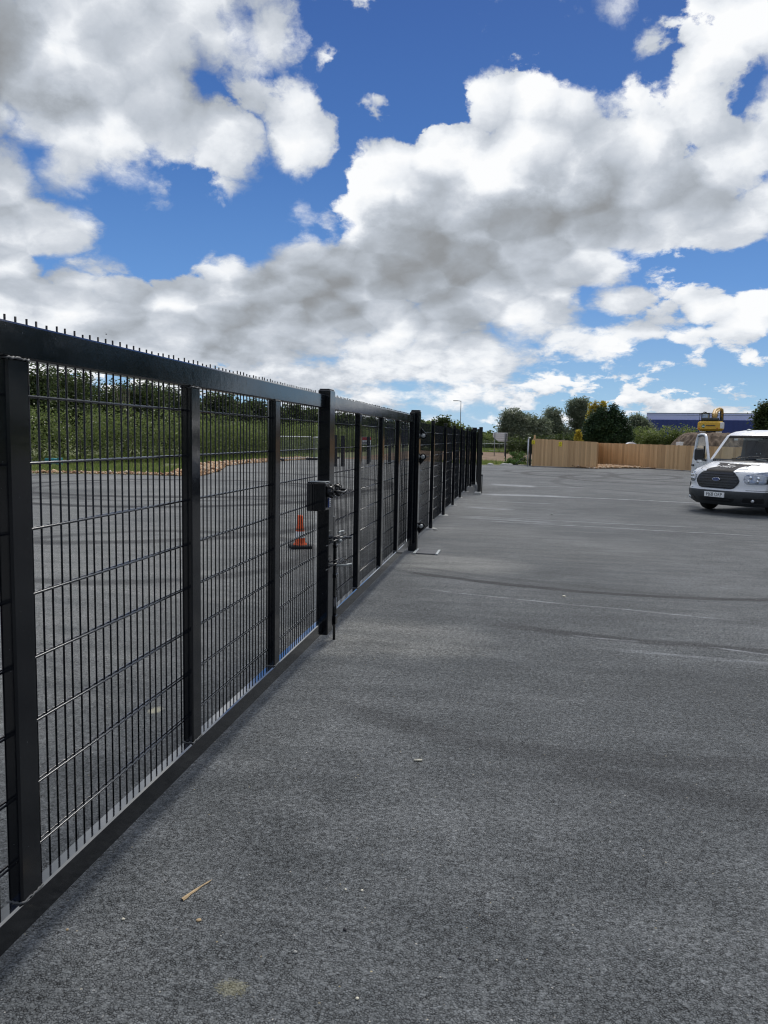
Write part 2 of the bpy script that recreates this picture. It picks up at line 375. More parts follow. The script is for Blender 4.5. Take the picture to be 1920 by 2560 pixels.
def stone_fn(nt, b):
    r = nt.node('ShaderNodeNewGeometry').outputs['Random Per Island']
    nt.put(b.inputs['Base Color'], nt.ramp(r, [(0, (.22, .12, .06)), (.4, (.42, .25, .13)), (.75, (.55, .38, .22)), (1, (.66, .58, .46))]))
MT['gravel'] = mat('orange_gravel', (.4, .3, .2), .85, fn=stone_fn)
def glass_fn(tint, k=1.0):
    def fn(nt, b):
        gi = nt.node('ShaderNodeNewGeometry'); cs = nt.m('ABSOLUTE', nt.v('DOT_PRODUCT', gi.outputs['Incoming'], gi.outputs['Normal']))
        fr = nt.m('ADD', .06, nt.m('MULTIPLY', .94, nt.m('POWER', nt.m('SUBTRACT', 1, cs), 5.0)))
        t_ = nt.node('ShaderNodeBsdfTransparent'); t_.inputs[0].default_value = (*tint, 1); g = nt.node('ShaderNodeBsdfGlossy'); g.inputs['Roughness'].default_value = .02
        mx = nt.node('ShaderNodeMixShader'); nt.put(mx.inputs[0], nt.m('MULTIPLY', fr, k, clamp=True)); nt.L.new(t_.outputs[0], mx.inputs[1]); nt.L.new(g.outputs[0], mx.inputs[2])
        nt.L.new(mx.outputs[0], nt.N['Material Output'].inputs[0])
    return fn
MT['glass'] = mat('window_glass', fn=glass_fn((.78, .86, .86), 1.0))
MT['lamp_glass'] = mat('lamp_glass', fn=glass_fn((.88, .90, .93), 1.3))

# ------------------------------------------------------------------ ground, asphalt, verge
def poly_obj(name, pts, z, m_, kind='structure', thick=0):
    mb = MB(); mb.add([(x, y, z) for x, y in pts], [tuple(range(len(pts)))]); o = mb.build(name, m_, fix=False); return tag(o, kind=kind)
def turf_fn(nt, b):
    p = gen(nt); q = nt.noise(p, .25, 6, .65); f = nt.noise(p, 9, 6, .7)
    c = nt.mix(nt.mr(q, .35, .65), (.075, .11, .028), (.15, .16, .060)); c = nt.mix(nt.mr(f, .4, .75, 0, .6), c, (.19, .17, .09))
    nt.put(b.inputs['Base Color'], c); nt.put(b.inputs['Normal'], nt.bump(f, .8, .05))
MT['turf'] = mat('rough_turf', (.08, .1, .04), .95, fn=turf_fn)
poly_obj('ground', [(-3000, -3000), (3000, -3000), (3000, 3000), (-3000, 3000)], -.03, MT['turf'])

def asphalt_fn(nt, b):
    p = gen(nt); px_, py_, _ = nt.sep(p)
    big = nt.noise(p, .35, 5, .6); mid = nt.noise(p, 2.3, 6, .62); sm = nt.noise(p, 17, 6, .65)
    streak = nt.noise(nt.v('MULTIPLY', p, (.5, 3.5, 1)), 1.3, 5, .6)
    pw = nt.v('ADD', p, nt.v('SCALE', nt.noise(p, 60, 2, .5, out=1), .008))
    v1 = nt.node('ShaderNodeTexVoronoi', feature='F1', voronoi_dimensions='2D'); nt.put(v1.inputs['Vector'], pw); v1.inputs['Scale'].default_value = 108
    v2 = nt.node('ShaderNodeTexVoronoi', feature='F1', voronoi_dimensions='2D'); nt.put(v2.inputs['Vector'], pw); v2.inputs['Scale'].default_value = 190
    c1 = nt.sep(v1.outputs['Color'])[0]; c2 = nt.sep(v2.outputs['Color'])[0]
    wn = nt.noise(p, 95, 4, .65)
    base = nt.ramp(nt.m('ADD', nt.m('MULTIPLY', big, .45), nt.m('ADD', nt.m('MULTIPLY', mid, .3), nt.m('MULTIPLY', streak, .25))), [(.36, (.066, .073, .077)), (.48, (.100, .108, .113)), (.60, (.156, .165, .170))])
    tone = nt.m('ADD', nt.m('MULTIPLY', nt.m('SUBTRACT', c1, .5), .60), nt.m('ADD', nt.m('MULTIPLY', nt.m('SUBTRACT', c2, .5), .40), nt.m('MULTIPLY', nt.m('SUBTRACT', wn, .5), 2.2)))
    ve = nt.node('ShaderNodeTexVoronoi', feature='DISTANCE_TO_EDGE', voronoi_dimensions='2D'); nt.put(ve.inputs['Vector'], pw); ve.inputs['Scale'].default_value = 108
    crev = nt.m('MULTIPLY', nt.ss(ve.outputs['Distance'], .03, .20, 1, 0), nt.ss(nt.noise(p, 40, 4, .7), .42, .56))
    dips = nt.ss(nt.noise(nt.v('ADD', p, (3.1, 7.7, 0)), 98, 5, .74), .455, .34)
    crev = nt.m('ADD', nt.m('MULTIPLY', crev, .70), nt.m('MULTIPLY', dips, .80))  # shade in crevices and dips, put into the colour besides the bump
    tone = nt.m('SUBTRACT', nt.m('ADD', 1.14, tone), nt.m('MULTIPLY', crev, nt.ss(mid, .30, .62, 1.0, .45)))
    tone = nt.m('ADD', tone, nt.m('MULTIPLY', nt.m('SUBTRACT', sm, .5), .80))
    tone = nt.m('ADD', tone, nt.m('MULTIPLY', nt.m('SUBTRACT', nt.noise(nt.v('ADD', p, (9.3, 1.7, 0)), 46, 4, .7), .5), 1.6))
    col = nt.v('SCALE', base, nt.m('MAXIMUM', tone, .15))
    # worn dark patches where the binder shows, dusty pale area by the hinge post
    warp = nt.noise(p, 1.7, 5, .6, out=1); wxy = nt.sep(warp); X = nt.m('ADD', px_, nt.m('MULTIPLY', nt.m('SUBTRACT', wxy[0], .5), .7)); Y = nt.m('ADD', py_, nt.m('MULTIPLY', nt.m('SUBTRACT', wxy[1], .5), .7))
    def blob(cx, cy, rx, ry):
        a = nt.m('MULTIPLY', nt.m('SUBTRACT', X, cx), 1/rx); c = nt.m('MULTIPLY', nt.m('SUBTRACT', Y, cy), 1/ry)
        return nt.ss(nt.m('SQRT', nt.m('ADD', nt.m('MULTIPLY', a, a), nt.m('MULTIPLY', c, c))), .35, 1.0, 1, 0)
    pale_mask = nt.m('MAXIMUM', nt.m('MAXIMUM', blob(.75, 9.7, 1.25, 1.1), blob(.35, 5.9, 1.3, .75)), nt.m('MAXIMUM', nt.m('MULTIPLY', blob(.9, 13.2, 1.6, 1.6), .5), nt.m('MULTIPLY', blob(.6, 18, 1.2, 5), .5)))
    pale_mask = nt.m('MAXIMUM', pale_mask, nt.m('MULTIPLY', nt.ss(px_, -.1, -2.0), nt.ss(big, .35, .6, .55, 1.0)))  # yard behind the gate paled: grazing sky sheen put into the colour
    pale_mask = nt.m('MAXIMUM', pale_mask, nt.m('MULTIPLY', blob(2.0, 11.5, 2.6, 2.0), .32))
    pale_mask = nt.m('MULTIPLY', pale_mask, nt.mr(streak, .3, .7, .35, 1))
    col = nt.mix(nt.m('MULTIPLY', pale_mask, .80), col, nt.v('MULTIPLY', nt.v('SCALE', (.27, .272, .258), nt.m('MAXIMUM', tone, .2)), (1, 1, 1)))
    darkb = nt.m('MAXIMUM', nt.m('MAXIMUM', blob(2.9, 5.3, 1.1, .45), nt.m('MULTIPLY', blob(1.9, 3.5, .9, .4), .6)), nt.m('MULTIPLY', blob(.5, 5.7, .28, .10), .9))
    darkb = nt.m('MAXIMUM', darkb, nt.m('MULTIPLY', blob(-10.5, 18.5, 2.5, 1.3), .9))
    col = nt.mix(nt.m('MULTIPLY', darkb, .50), col, nt.v('SCALE', (.056, .061, .065), nt.m('MAXIMUM', tone, .2)))
    # strokes y = a+bx+cx^2 : tyre smears (dark) and chalky scrapes (pale)
    Xs = px_; Ys = nt.m('ADD', py_, nt.m('MULTIPLY', nt.m('SUBTRACT', nt.noise(nt.v('MULTIPLY', p, (1, 1, 1)), 1.1, 3, .5), .5), .22))
    brk = nt.noise(nt.v('MULTIPLY', p, (1.2, 6, 1)), 3.1, 6, .7)
    def stroke(P0, P1, P2, w, x0=None, x1=None):
        A = np.polyfit([P0[0], P1[0], P2[0]], [P0[1], P1[1], P2[1]], 2)
        y = nt.m('ADD', nt.m('MULTIPLY', nt.m('ADD', nt.m('MULTIPLY', Xs, float(A[0])), float(A[1])), Xs), float(A[2]))
        dd = nt.m('ABSOLUTE', nt.m('SUBTRACT', Ys, y)); s_ = nt.ss(dd, w*.35, w, 1, 0); x0 = P0[0] if x0 is None else x0; x1 = P2[0] if x1 is None else x1
        e = min(.6, (x1-x0)*.2)
        return nt.m('MULTIPLY', s_, nt.m('MULTIPLY', nt.ss(Xs, x0-e*.2, x0+e), nt.ss(Xs, x1-e, x1+e*.2, 1, 0)))
    def ring(cx, cy, R_, w, ky=1.0):
        a = nt.m('SUBTRACT', Xs, cx); c = nt.m('MULTIPLY', nt.m('SUBTRACT', Ys, cy), ky)
        return nt.ss(nt.m('ABSOLUTE', nt.m('SUBTRACT', nt.m('SQRT', nt.m('ADD', nt.m('MULTIPLY', a, a), nt.m('MULTIPLY', c, c))), R_)), w*.3, w, 1, 0)
    dk = None
    for s_, k in [(stroke((.1, 9.0), (1.8, 8.32), (4.6, 8.45), .11, .0, 14), .62), (stroke((1.2, 6.55), (2.37, 6.32), (5, 6.2), .12), .5), (stroke((0, 9.4), (2, 8.6), (6, 8.2), .10), .22),
                  (stroke((.3, 4.4), (1.6, 3.9), (3.5, 4.3), .14), .28), (stroke((1.5, 3.9), (2.2, 3.55), (3.6, 3.6), .15), .25), (ring(7.5, 34, 4.0, .32), .6), (ring(7.3, 34.4, 3.4, .2), .4), (ring(5.4, 37, 3.5, .35), .55), (ring(2.0, 36, 3.6, .3), .45), (ring(10.5, 36, 4.6, .4), .5),
                  (ring(3.6, 39, 2.6, .3), .5), (ring(-8, 20, 5.0, .34), .7), (ring(-9, 24, 6.5, .4), .65), (ring(-6, 14, 4.2, .30), .5), (ring(-3.4, 9.5, 2.2, .22), .42), (ring(-8, 20.4, 3.9, .25), .4), (ring(9, 30, 6, .3), .35)]:
        s_ = nt.m('MULTIPLY', s_, k); dk = s_ if dk is None else nt.m('MAXIMUM', dk, s_)
    dk = nt.m('MULTIPLY', dk, nt.mr(brk, .3, .6, .62, 1))
    dk = nt.m('MULTIPLY', dk, 1.5, clamp=True)
    col = nt.mix(dk, col, nt.v('SCALE', (.032, .033, .036), nt.m('MAXIMUM', tone, .3)))
    pl = None
    for s_, k in [(stroke((.5, 21.95), (3.0, 22.05), (6.6, 21.2), .10, .45), .95), (stroke((.5, 22.1), (1.5, 22.2), (3.2, 22.1), .45, .45), .75), (stroke((.7, 27.2), (1.4, 26.8), (2.3, 26.6), .7, .6), .7), (stroke((2, 26.7), (3.2, 26.8), (4.6, 26.6), .12), .7),
                  (stroke((.2, 15.8), (2.4, 15.47), (5.1, 15.13), .07), .45), (stroke((.66, 15.0), (3.05, 14.58), (6.5, 14.0), .05), .7), (stroke((.3, 15.5), (1.2, 15.3), (2.4, 15.0), .22), .35), (stroke((.46, 7.97), (1.94, 7.58), (3.6, 7.25), .035), .45),
                  (stroke((1.95, 6.34), (2.2, 6.3), (2.5, 6.28), .03), .5), (stroke((3.0, 6.22), (3.2, 6.16), (3.5, 6.05), .03), .6), (stroke((2.1, 6.0), (3.2, 5.85), (4.5, 5.6), .05), .3), (stroke((.9, 29.5), (2.4, 29.2), (4, 29.0), .08), .4), (stroke((.9, 19.8), (1.8, 19.6), (2.6, 19.5), .10), .5),
                  (stroke((-9, 17), (-7, 16.6), (-5, 16.9), .05), .3), (stroke((.3, 17.9), (.8, 17.7), (1.5, 17.6), .25), .45)]:
        s_ = nt.m('MULTIPLY', s_, k); pl = s_ if pl is None else nt.m('MAXIMUM', pl, s_)
    pl = nt.m('MULTIPLY', pl, nt.ss(brk, .38, .60, .12, 1))
    col = nt.mix(pl, col, (.47, .49, .52))
    # pale chippings, yellow stain
    v3 = nt.node('ShaderNodeTexVoronoi', feature='F1', voronoi_dimensions='2D'); nt.put(v3.inputs['Vector'], p); v3.inputs['Scale'].default_value = 26
    sel = nt.m('GREATER_THAN', nt.sep(v3.outputs['Color'])[0], .80); sp = nt.m('MULTIPLY', nt.m('LESS_THAN', v3.outputs['Distance'], nt.m('MULTIPLY', nt.m('POWER', nt.sep(v3.outputs['Color'])[1], 2.0), .10)), sel)
    col = nt.mix(nt.m('MULTIPLY', sp, .8), col, nt.ramp(nt.sep(v3.outputs['Color'])[2], [(0, (.34, .34, .34)), (.6, (.5, .48, .44)), (1, (.45, .38, .22))]))
    a = nt.m('MULTIPLY', nt.m('SUBTRACT', px_, .692), 1/.05); c = nt.m('MULTIPLY', nt.m('SUBTRACT', py_, 1.968), 1/.035)
    st = nt.ss(nt.m('ADD', nt.m('SQRT', nt.m('ADD', nt.m('MULTIPLY', a, a), nt.m('MULTIPLY', c, c))), nt.m('MULTIPLY', nt.m('SUBTRACT', nt.noise(p, 90, 4, .7), .5), 2.5)), .6, 1.1, 1, 0)
    col = nt.mix(nt.m('MULTIPLY', st, .42), col, (.32, .30, .17))
    a = nt.m('MULTIPLY', nt.m('SUBTRACT', px_, -.553), 1/.04); c = nt.m('MULTIPLY', nt.m('SUBTRACT', py_, 4.0), 1/.06)
    st = nt.ss(nt.m('ADD', nt.m('SQRT', nt.m('ADD', nt.m('MULTIPLY', a, a), nt.m('MULTIPLY', c, c))), nt.m('MULTIPLY', nt.m('SUBTRACT', nt.noise(p, 60, 4, .7), .5), 2.2)), .6, 1.1, 1, 0)
    col = nt.mix(nt.m('MULTIPLY', st, .8), col, (.5, .48, .36))
    nt.put(b.inputs['Base Color'], col)
    nt.put(b.inputs['Roughness'], nt.mr(mid, .3, .7, .62, .82))
    h = nt.m('ADD', nt.m('MULTIPLY', nt.ss(v1.outputs['Distance'], .1, .75, 1, 0), .45), nt.m('ADD', nt.m('MULTIPLY', wn, .9), nt.m('MULTIPLY', c1, .35)))
    nt.put(b.inputs['Normal'], nt.bump(nt.m('SUBTRACT', h, nt.m('MULTIPLY', crev, 1.6)), .85, .0036))
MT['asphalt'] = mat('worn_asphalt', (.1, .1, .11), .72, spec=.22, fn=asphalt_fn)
edge = [(-70, 18), (-40, 23), gnd(40, 1184), gnd(170, 1184), gnd(330, 1187), gnd(440, 1190), gnd(505, 1190), gnd(545, 1180), gnd(563, 1166), gnd(620, 1159), gnd(670, 1156), gnd(730, 1151), gnd(792, 1147), gnd(835, 1144),
        (-9.5, 56), (-3, 50), gnd(1185, 1163), gnd(1215, 1163), gnd(1270, 1163), gnd(1320, 1163), gnd(1360, 1165), gnd(1430, 1168), gnd(1488, 1172), gnd(1560, 1171), gnd(1640, 1171), gnd(1725, 1170), (16, 52), (30, 47), (60, 40)]
def jag(pts, step=.35, amp=.10):
    out = []
    for a, b in zip(pts[:-1], pts[1:]):
        L_ = math.hypot(b[0]-a[0], b[1]-a[1]); k = max(1, int(L_/step)) if L_ < 40 else 4
        for i in range(k): t_ = i/k; out.append((a[0]+(b[0]-a[0])*t_+random.uniform(-amp, amp), a[1]+(b[1]-a[1])*t_+random.uniform(-amp, amp)))
    return out+[pts[-1]]
EDGE = jag(edge)
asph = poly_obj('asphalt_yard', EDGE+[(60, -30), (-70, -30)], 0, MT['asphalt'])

# soil field beyond the yard
def soil_fn(nt, b):
    p = gen(nt); q = nt.noise(nt.v('MULTIPLY', p, (.35, 1.6, 1)), 1.1, 8, .68); f = nt.noise(p, 6, 6, .7)
    c = nt.ramp(q, [(.30, (.10, .062, .038)), (.48, (.22, .145, .088)), (.62, (.36, .255, .165)), (.75, (.44, .35, .25))]); c = nt.mix(nt.mr(f, .35, .7, 0, .5), c, (.13, .085, .055))
    nt.put(b.inputs['Base Color'], c); nt.put(b.inputs['Normal'], nt.bump(nt.m('ADD', q, nt.m('MULTIPLY', f, .4)), 1.0, .18))
def mound_fn(nt, b):
    p = gen(nt); q = nt.noise(nt.v('MULTIPLY', p, (1, 1, .6)), 1.6, 8, .7)
    nt.put(b.inputs['Base Color'], nt.ramp(q, [(.32, (.07, .048, .033)), (.5, (.15, .108, .075)), (.66, (.27, .20, .14))])); nt.put(b.inputs['Normal'], nt.bump(q, 1.0, .25))
MT['mound_soil'] = mat('dug_soil', (.16, .12, .08), .95, fn=mound_fn)
MT['soil'] = mat('dry_soil', (.25, .17, .1), .95, fn=soil_fn)
def hfield(name, x0, x1, y0, y1, nx, ny, hf, m_, kind='structure'):
    xs = np.linspace(x0, x1, nx); ys = np.linspace(y0, y1, ny); P = [[(x, y, hf(x, y)) for x in xs] for y in ys]
    return tag(MB().grid(P).build(name, m_, fix=False), kind=kind)
def bumps(x, y, s=1.0):
    return (math.sin(x*1.3*s+math.sin(y*.7*s)*2)+math.sin(y*2.1*s+x*.4*s)+math.sin(x*3.1*s-y*2.7*s)*.5)/2.5
hfield('soil_field', -11, 14, 51.2, 92, 90, 110, lambda x, y: -.012+.05*(.5+.5*bumps(x, y))+.03*(.5+.5*bumps(x+5, y, 3.1)) if 52 < y < 91 and -10.5 < x < 13.5 else -.05, MT['soil'])

# gravel strips : loose stones
def stones(name, line, width, n_, s0, s1, m_=None, seed=1, z=0.0, heap=0.0):
    g = np.random.default_rng(seed); line = np.array(line, float); seg = np.hypot(*(line[1:]-line[:-1]).T); cs = np.r_[0, np.cumsum(seg)]
    u = g.uniform(0, cs[-1], n_); k = np.clip(np.searchsorted(cs, u)-1, 0, len(seg)-1); t_ = (u-cs[k])/seg[k]; a = line[k]; d = line[k+1]-a; P = a+d*t_[:, None]; nn = np.c_[-d[:, 1], d[:, 0]]/seg[k][:, None]
    w = g.uniform(0, 1, n_)**.9*width; P = P+nn*w[:, None]; s_ = g.uniform(s0, s1, n_)*np.where(g.random(n_) > .93, 1.7, 1)
    zz = z+heap*np.sin(np.clip(w/width, 0, 1)*np.pi)*g.uniform(.3, 1, n_)+s_*.3
    octa = np.array([(1, 0, 0), (0, 1, 0), (-1, 0, 0), (0, -1, 0), (0, 0, 1), (0, 0, -1)], float); F_ = np.array([(0, 1, 4), (1, 2, 4), (2, 3, 4), (3, 0, 4), (1, 0, 5), (2, 1, 5), (3, 2, 5), (0, 3, 5)])
    sc = np.c_[s_*g.uniform(.7, 1.4, n_), s_*g.uniform(.7, 1.3, n_), s_*g.uniform(.45, .8, n_)]; an = g.uniform(0, 6.28, n_)
    V = octa[None]*g.uniform(.75, 1.2, (n_, 6, 1))*sc[:, None]; ca, sa = np.cos(an)[:, None], np.sin(an)[:, None]
    X = V[..., 0]*ca-V[..., 1]*sa; Y = V[..., 0]*sa+V[..., 1]*ca; V = np.stack([X+P[:, 0:1], Y+P[:, 1:2], V[..., 2]+zz[:, None]], -1)
    Q = (F_[None]+6*np.arange(n_)[:, None, None])
    return tag(link(name, np_mesh(name, V, Q, 3), m_ or MT['gravel']), kind='stuff')
stones('gravel', [(-40, 23), gnd(40, 1184), gnd(170, 1184), gnd(330, 1187), gnd(440, 1190), gnd(500, 1190)], .6, 4200, .03, .07, seed=2, heap=.06)
stones('gravel', [gnd(492, 1190), gnd(505, 1190), gnd(550, 1178), gnd(563, 1166)], 1.5, 1900, .03, .09, seed=3, heap=.12)
stones('gravel', [gnd(560, 1166), gnd(620, 1159), gnd(670, 1156), gnd(730, 1151), gnd(792, 1147)], 1.8, 4200, .03, .08, seed=4, heap=.1)
stones('gravel', [gnd(1322, 1163), gnd(1360, 1165), gnd(1430, 1168), gnd(1488, 1172), gnd(1560, 1171), gnd(1640, 1171), gnd(1725, 1170)], 4.6, 11000, .03, .075, seed=5, heap=.10)

MT['grit'] = mat('grey_grit', (.4, .4, .38), .8, fn=lambda nt, b: nt.put(b.inputs['Base Color'], nt.ramp(nt.node('ShaderNodeNewGeometry').outputs['Random Per Island'], [(0, (.10, .10, .11)), (.45, (.26, .26, .27)), (.8, (.42, .40, .36)), (1, (.62, .58, .46))])))
stones('grit', [(.12, 12), (.12, 1.2)], 4.2, 1500, .0012, .0042, MT['grit'], seed=21)
stones('grit', [(-.1, 2), (-.1, 9)], 3.2, 500, .0015, .0045, MT['grit'], seed=22)

# grass as loose blades
def blades(name, line, width, n_, h0, h1, seed, m_=None, wd=.012, z=-.03, bank=0.0):
    g = np.random.default_rng(seed); line = np.array(line, float); seg = np.hypot(*(line[1:]-line[:-1]).T); cs = np.r_[0, np.cumsum(seg)]
    u = g.uniform(0, cs[-1], n_); k = np.clip(np.searchsorted(cs, u)-1, 0, len(seg)-1); t_ = (u-cs[k])/seg[k]; a = line[k]; d = line[k+1]-a; P = a+d*t_[:, None]; nn = np.c_[-d[:, 1], d[:, 0]]/seg[k][:, None]
    w = g.uniform(0, width, n_); P = P+nn*w[:, None]; h = g.uniform(h0, h1, n_)*(.6+.8*g.random(n_)**3); an = g.uniform(0, 6.28, n_); lean = g.normal(0, .35, (n_, 2))*h[:, None]
    dx_ = np.cos(an)*wd; dy_ = np.sin(an)*wd; z0 = np.full(n_, z)+bank*w/width
    V = np.stack([np.c_[P[:, 0]-dx_, P[:, 1]-dy_, z0], np.c_[P[:, 0]+dx_, P[:, 1]+dy_, z0], np.c_[P+lean, z0+h]], 1)
    return tag(link(name, np_mesh(name, V, np.arange(3*n_), 3), m_ or MT['grass_leaf']), kind='stuff')
blades('grass', [(-45, 24.0), gnd(40, 1178), gnd(170, 1178), gnd(330, 1180), gnd(440, 1182), gnd(520, 1170)], 9.0, 60000, .05, .18, 11, wd=.022)
blades('grass', [gnd(520, 1160), gnd(600, 1152), gnd(670, 1149), gnd(730, 1145), gnd(835, 1139)], 9.0, 20000, .10, .34, 12, wd=.03)
blades('grass', [gnd(1190, 1160), gnd(1270, 1160), gnd(1325, 1160)], 5.2, 5200, .05, .22, 13, wd=.03)
blades('grass', [(-11, 92), (14, 92)], 26, 16000, .12, .36, 14, wd=.06)

# ------------------------------------------------------------------ mesh gates
M_('plate', (.045, .052, .062), rough=.55, metal=0, scale=20, amt=.25, bump=.2, bscale=120)
BS, BW = MT['black_steel'], MT['black_wire']
WIRE_Z = [.30+.2*i for i in range(8)]
_vw = MB().cyl((0, 0, .17), (0, 0, 1.925), .0034, 6).mesh('wire'); _vw.materials.append(BW)
def leaf(name, label, s0, s1, ups, st0, st1, phase, group='steel mesh gate leaves across the entrance', slope=0.0):
    """leaf along +Y; mesh plane x=0, frame front x=.06"""
    g = empty(name, (0, 0, 0), 0, label, 'gate', group)
    MB().box(.010, .060, s0, s1, 1.80, 1.90, .006).build('top_rail', BS, g)
    br = MB().box(.010, .0602, s0, s1, .108, .206, .006).build('bottom_rail', BS, g); br.data.materials.append(MT['sky_gloss'])
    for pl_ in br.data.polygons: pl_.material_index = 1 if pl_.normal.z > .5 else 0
    for a, b in ups:
        u = MB().box(.0105, .0597, a, b, .2065, 1.7995, .006).build('upright', BS, g)
        for zz in (.2075, 1.7985):
            pts = [(.055-.045*i/8, a-.001, zz+random.uniform(-.003, .003)) for i in range(9)][::-1]+[(.0605+random.uniform(-.001, .001), a+(b-a)*i/14, zz+random.uniform(-.0025, .0025)) for i in range(15)]
            MB().tube(pts, [.0028+random.uniform(0, .002) for _ in pts], 6).build('weld', MT['weld'], u)
    for a, b, x0, x1 in (st0, st1):
        if b > a:
            s_ = MB().box(x0, x1, a, b, .095, 1.935, .007).build('stile', BS, g)
            MB().box(x0+.008, x1-.008, a+.008, b-.008, 1.935, 1.943, .003).build('cap', MT['black_plastic'], s_)
    y = s0+.03
    k = math.ceil((s0+.02-phase)/.05)
    while phase+.05*k < s1-.01:
        y = phase+.05*k; k += 1
        o = link('wire', _vw, None, g, (random.uniform(-.0006, .0006), y, random.uniform(-.004, .004))); o.rotation_euler = (random.uniform(-.0008, .0008), random.uniform(-.0012, .0012), 0)
    hw = MB().cyl((0, s0, 0), (0, s1-.02, 0), .0042, 6).mesh('cross_wire'); hw.materials.append(MT['gloss_wire'])
    for z in WIRE_Z:
        for sx in (-.0077, .0077): link('cross_wire', hw, None, g, (sx, 0, z))
    return g
g1 = leaf('mesh_gate', 'near black double-wire mesh gate leaf carrying the lock box, closest to the camera', -.50, 5.50, [(.73, .827), (1.923, 2.020), (3.139, 3.237), (4.324, 4.416)], (-.6, -.502, .0, .09), (5.502, 5.66, .005, .097), 2.15)
g2 = leaf('mesh_gate', 'far black double-wire mesh gate leaf, between the lock box and the bolted hinge post', 5.76, 10.42, [(6.79, 6.89), (8.01, 8.12), (9.165, 9.285)], (5.685, 5.758, .005, .075), (10.422, 10.52, .005, .075), 5.80)
# lock case on the near leaf's end stile
lb = MB().box(-.035, .108, 5.345, 5.50, 1.052, 1.262, .010).build('lock_case', BS, g1)
MB().box(.1085, .112, 5.375, 5.47, 1.085, 1.235, .002).build('cover_plate', MT['black_plastic'], lb)
rose = MB()
for yy in (5.40, 5.62):
    rose.cyl((.112, yy, 1.195), (.150, yy, 1.195), .042, 18).cyl((.150, yy, 1.195), (.162, yy, 1.195), .030, 18)
    for k in range(8):
        a = k*math.pi/4; rose.cyl((.13, yy+.04*math.cos(a), 1.195+.04*math.sin(a)), (.155, yy+.04*math.cos(a), 1.195+.04*math.sin(a)), .009, 6)
rose.build('rose', MT['black_plastic'], lb)
MB().tube([(.162, 5.62, 1.195), (.20, 5.62, 1.195), (.207, 5.60, 1.192), (.207, 5.50, 1.18)], .0095, 8).build('handle', MT['black_plastic'], lb)
MB().tube([(.162, 5.40, 1.195), (.20, 5.40, 1.195), (.207, 5.42, 1.192), (.207, 5.53, 1.185)], .0095, 8).build('handle', MT['black_plastic'], lb)
kp = MB().box(.1125, .120, 5.40, 5.455, 1.075, 1.145, .003).build('keypad', MT['blue_badge'], lb)
kb = MB()
for i in range(5):
    for j in range(2): kb.cyl((.120, 5.413+.028*j, 1.083+.013*i), (.124, 5.413+.028*j, 1.083+.013*i), .0045, 8)
kb.build('button', MT['galv'], lb)
MB().box(-.03, .106, 5.348, 5.498, 1.2625, 1.266, .001).build('top_flange', MT['galv_dull'], lb)
# drop bolt on the far leaf
db = MB().tube([(.090, 5.745, .0), (.090, 5.745, .78), (.090, 5.745, .80), (.13, 5.80, .805), (.19, 5.86, .80)], .011, 10).build('drop_bolt', BS, g2)
MB().box(.0755, .088, 5.70, 5.755, .12, .98, .003).box(.076, .112, 5.70, 5.77, .13, .20, .003).box(.076, .112, 5.70, 5.77, .50, .53, .003).box(.076, .112, 5.70, 5.77, .735, .76, .003).build('keeper', BS, db)
MB().cyl((.090, 5.745, .14), (.090, 5.745, .34), .0185, 12).build('sleeve', BS, db)
MB().tube([(.10, 5.775, .585), (.16, 5.82, .585), (.20, 5.86, .59)], .009, 8).build('handle', MT['galv_dull'], db)
hp = MB()
for z in (.62, .80):
    hp.box(.098, .106, 5.40, 5.66, z-.012, z-.005, .002).tube([(.10, 5.50, z), (.14, 5.62, z+.012), (.15, 5.74, z+.015), (.17, 5.86, z)], .007, 8).tube([(.10, 5.54, z+.03), (.15, 5.66, z+.04), (.16, 5.80, z+.035)], .005, 8)
hp.build('hasp', BS, g1)
MB().cyl((.110, 5.655, .80), (.165, 5.655, .80), .010, 10).tube([(.135, 5.66, .86), (.14, 5.72, .865), (.15, 5.78, .86)], .007, 8).build('staple', MT['galv_dull'], g1)

# ------------------------------------------------------------------ hinge post, fence beyond
def hinge(parent, x, y, z, up=True):
    pl = MB().cyl((x, y+.03, z), (x, y+.045, z), .047, 20); d_ = 1 if up else -1
    pl.prism([(x-.045, z), (x+.03, z+.035*d_), (x-.05, z+.13*d_), (x-.065, z+.13*d_), (x-.065, z)], 'y', y+.031, y+.044)
    h = pl.build('hinge', BS, parent)
    MB().cyl((x, y-.05, z), (x, y+.03, z), .013, 12).cyl((x, y-.012, z), (x, y+.029, z), .030, 6).cyl((x, y-.035, z), (x, y-.013, z), .026, 6).build('hinge_bolt', MT['galv'], h)
po = MB().box(.0, .125, 10.60, 10.775, -.05, 1.965, .008).build('hinge_post', BS); tag(po, 'tall square black gate post with three big galvanised hinge bolts, where gate meets fence', 'post')
MB().box(.005, .12, 10.605, 10.77, 1.965, 1.978, .003).build('cap', MT['black_plastic'], po)
for z, up in ((1.625, True), (1.325, False), (.335, False)): hinge(po, .158, 10.80, z, up)
cv = MB().box(.13, .42, 10.33, 10.70, .0, .014, .004).build('cover_plate', MT['plate']); tag(cv, 'flat dark steel cover plate set in the asphalt at the foot of the hinge post', 'cover plate')
MB().box(.11, .145, 10.30, 10.72, .0, .02, .003).box(.42, .455, 10.30, 10.72, 0, .018, .003).build('rim', MT['galv_dull'], cv)

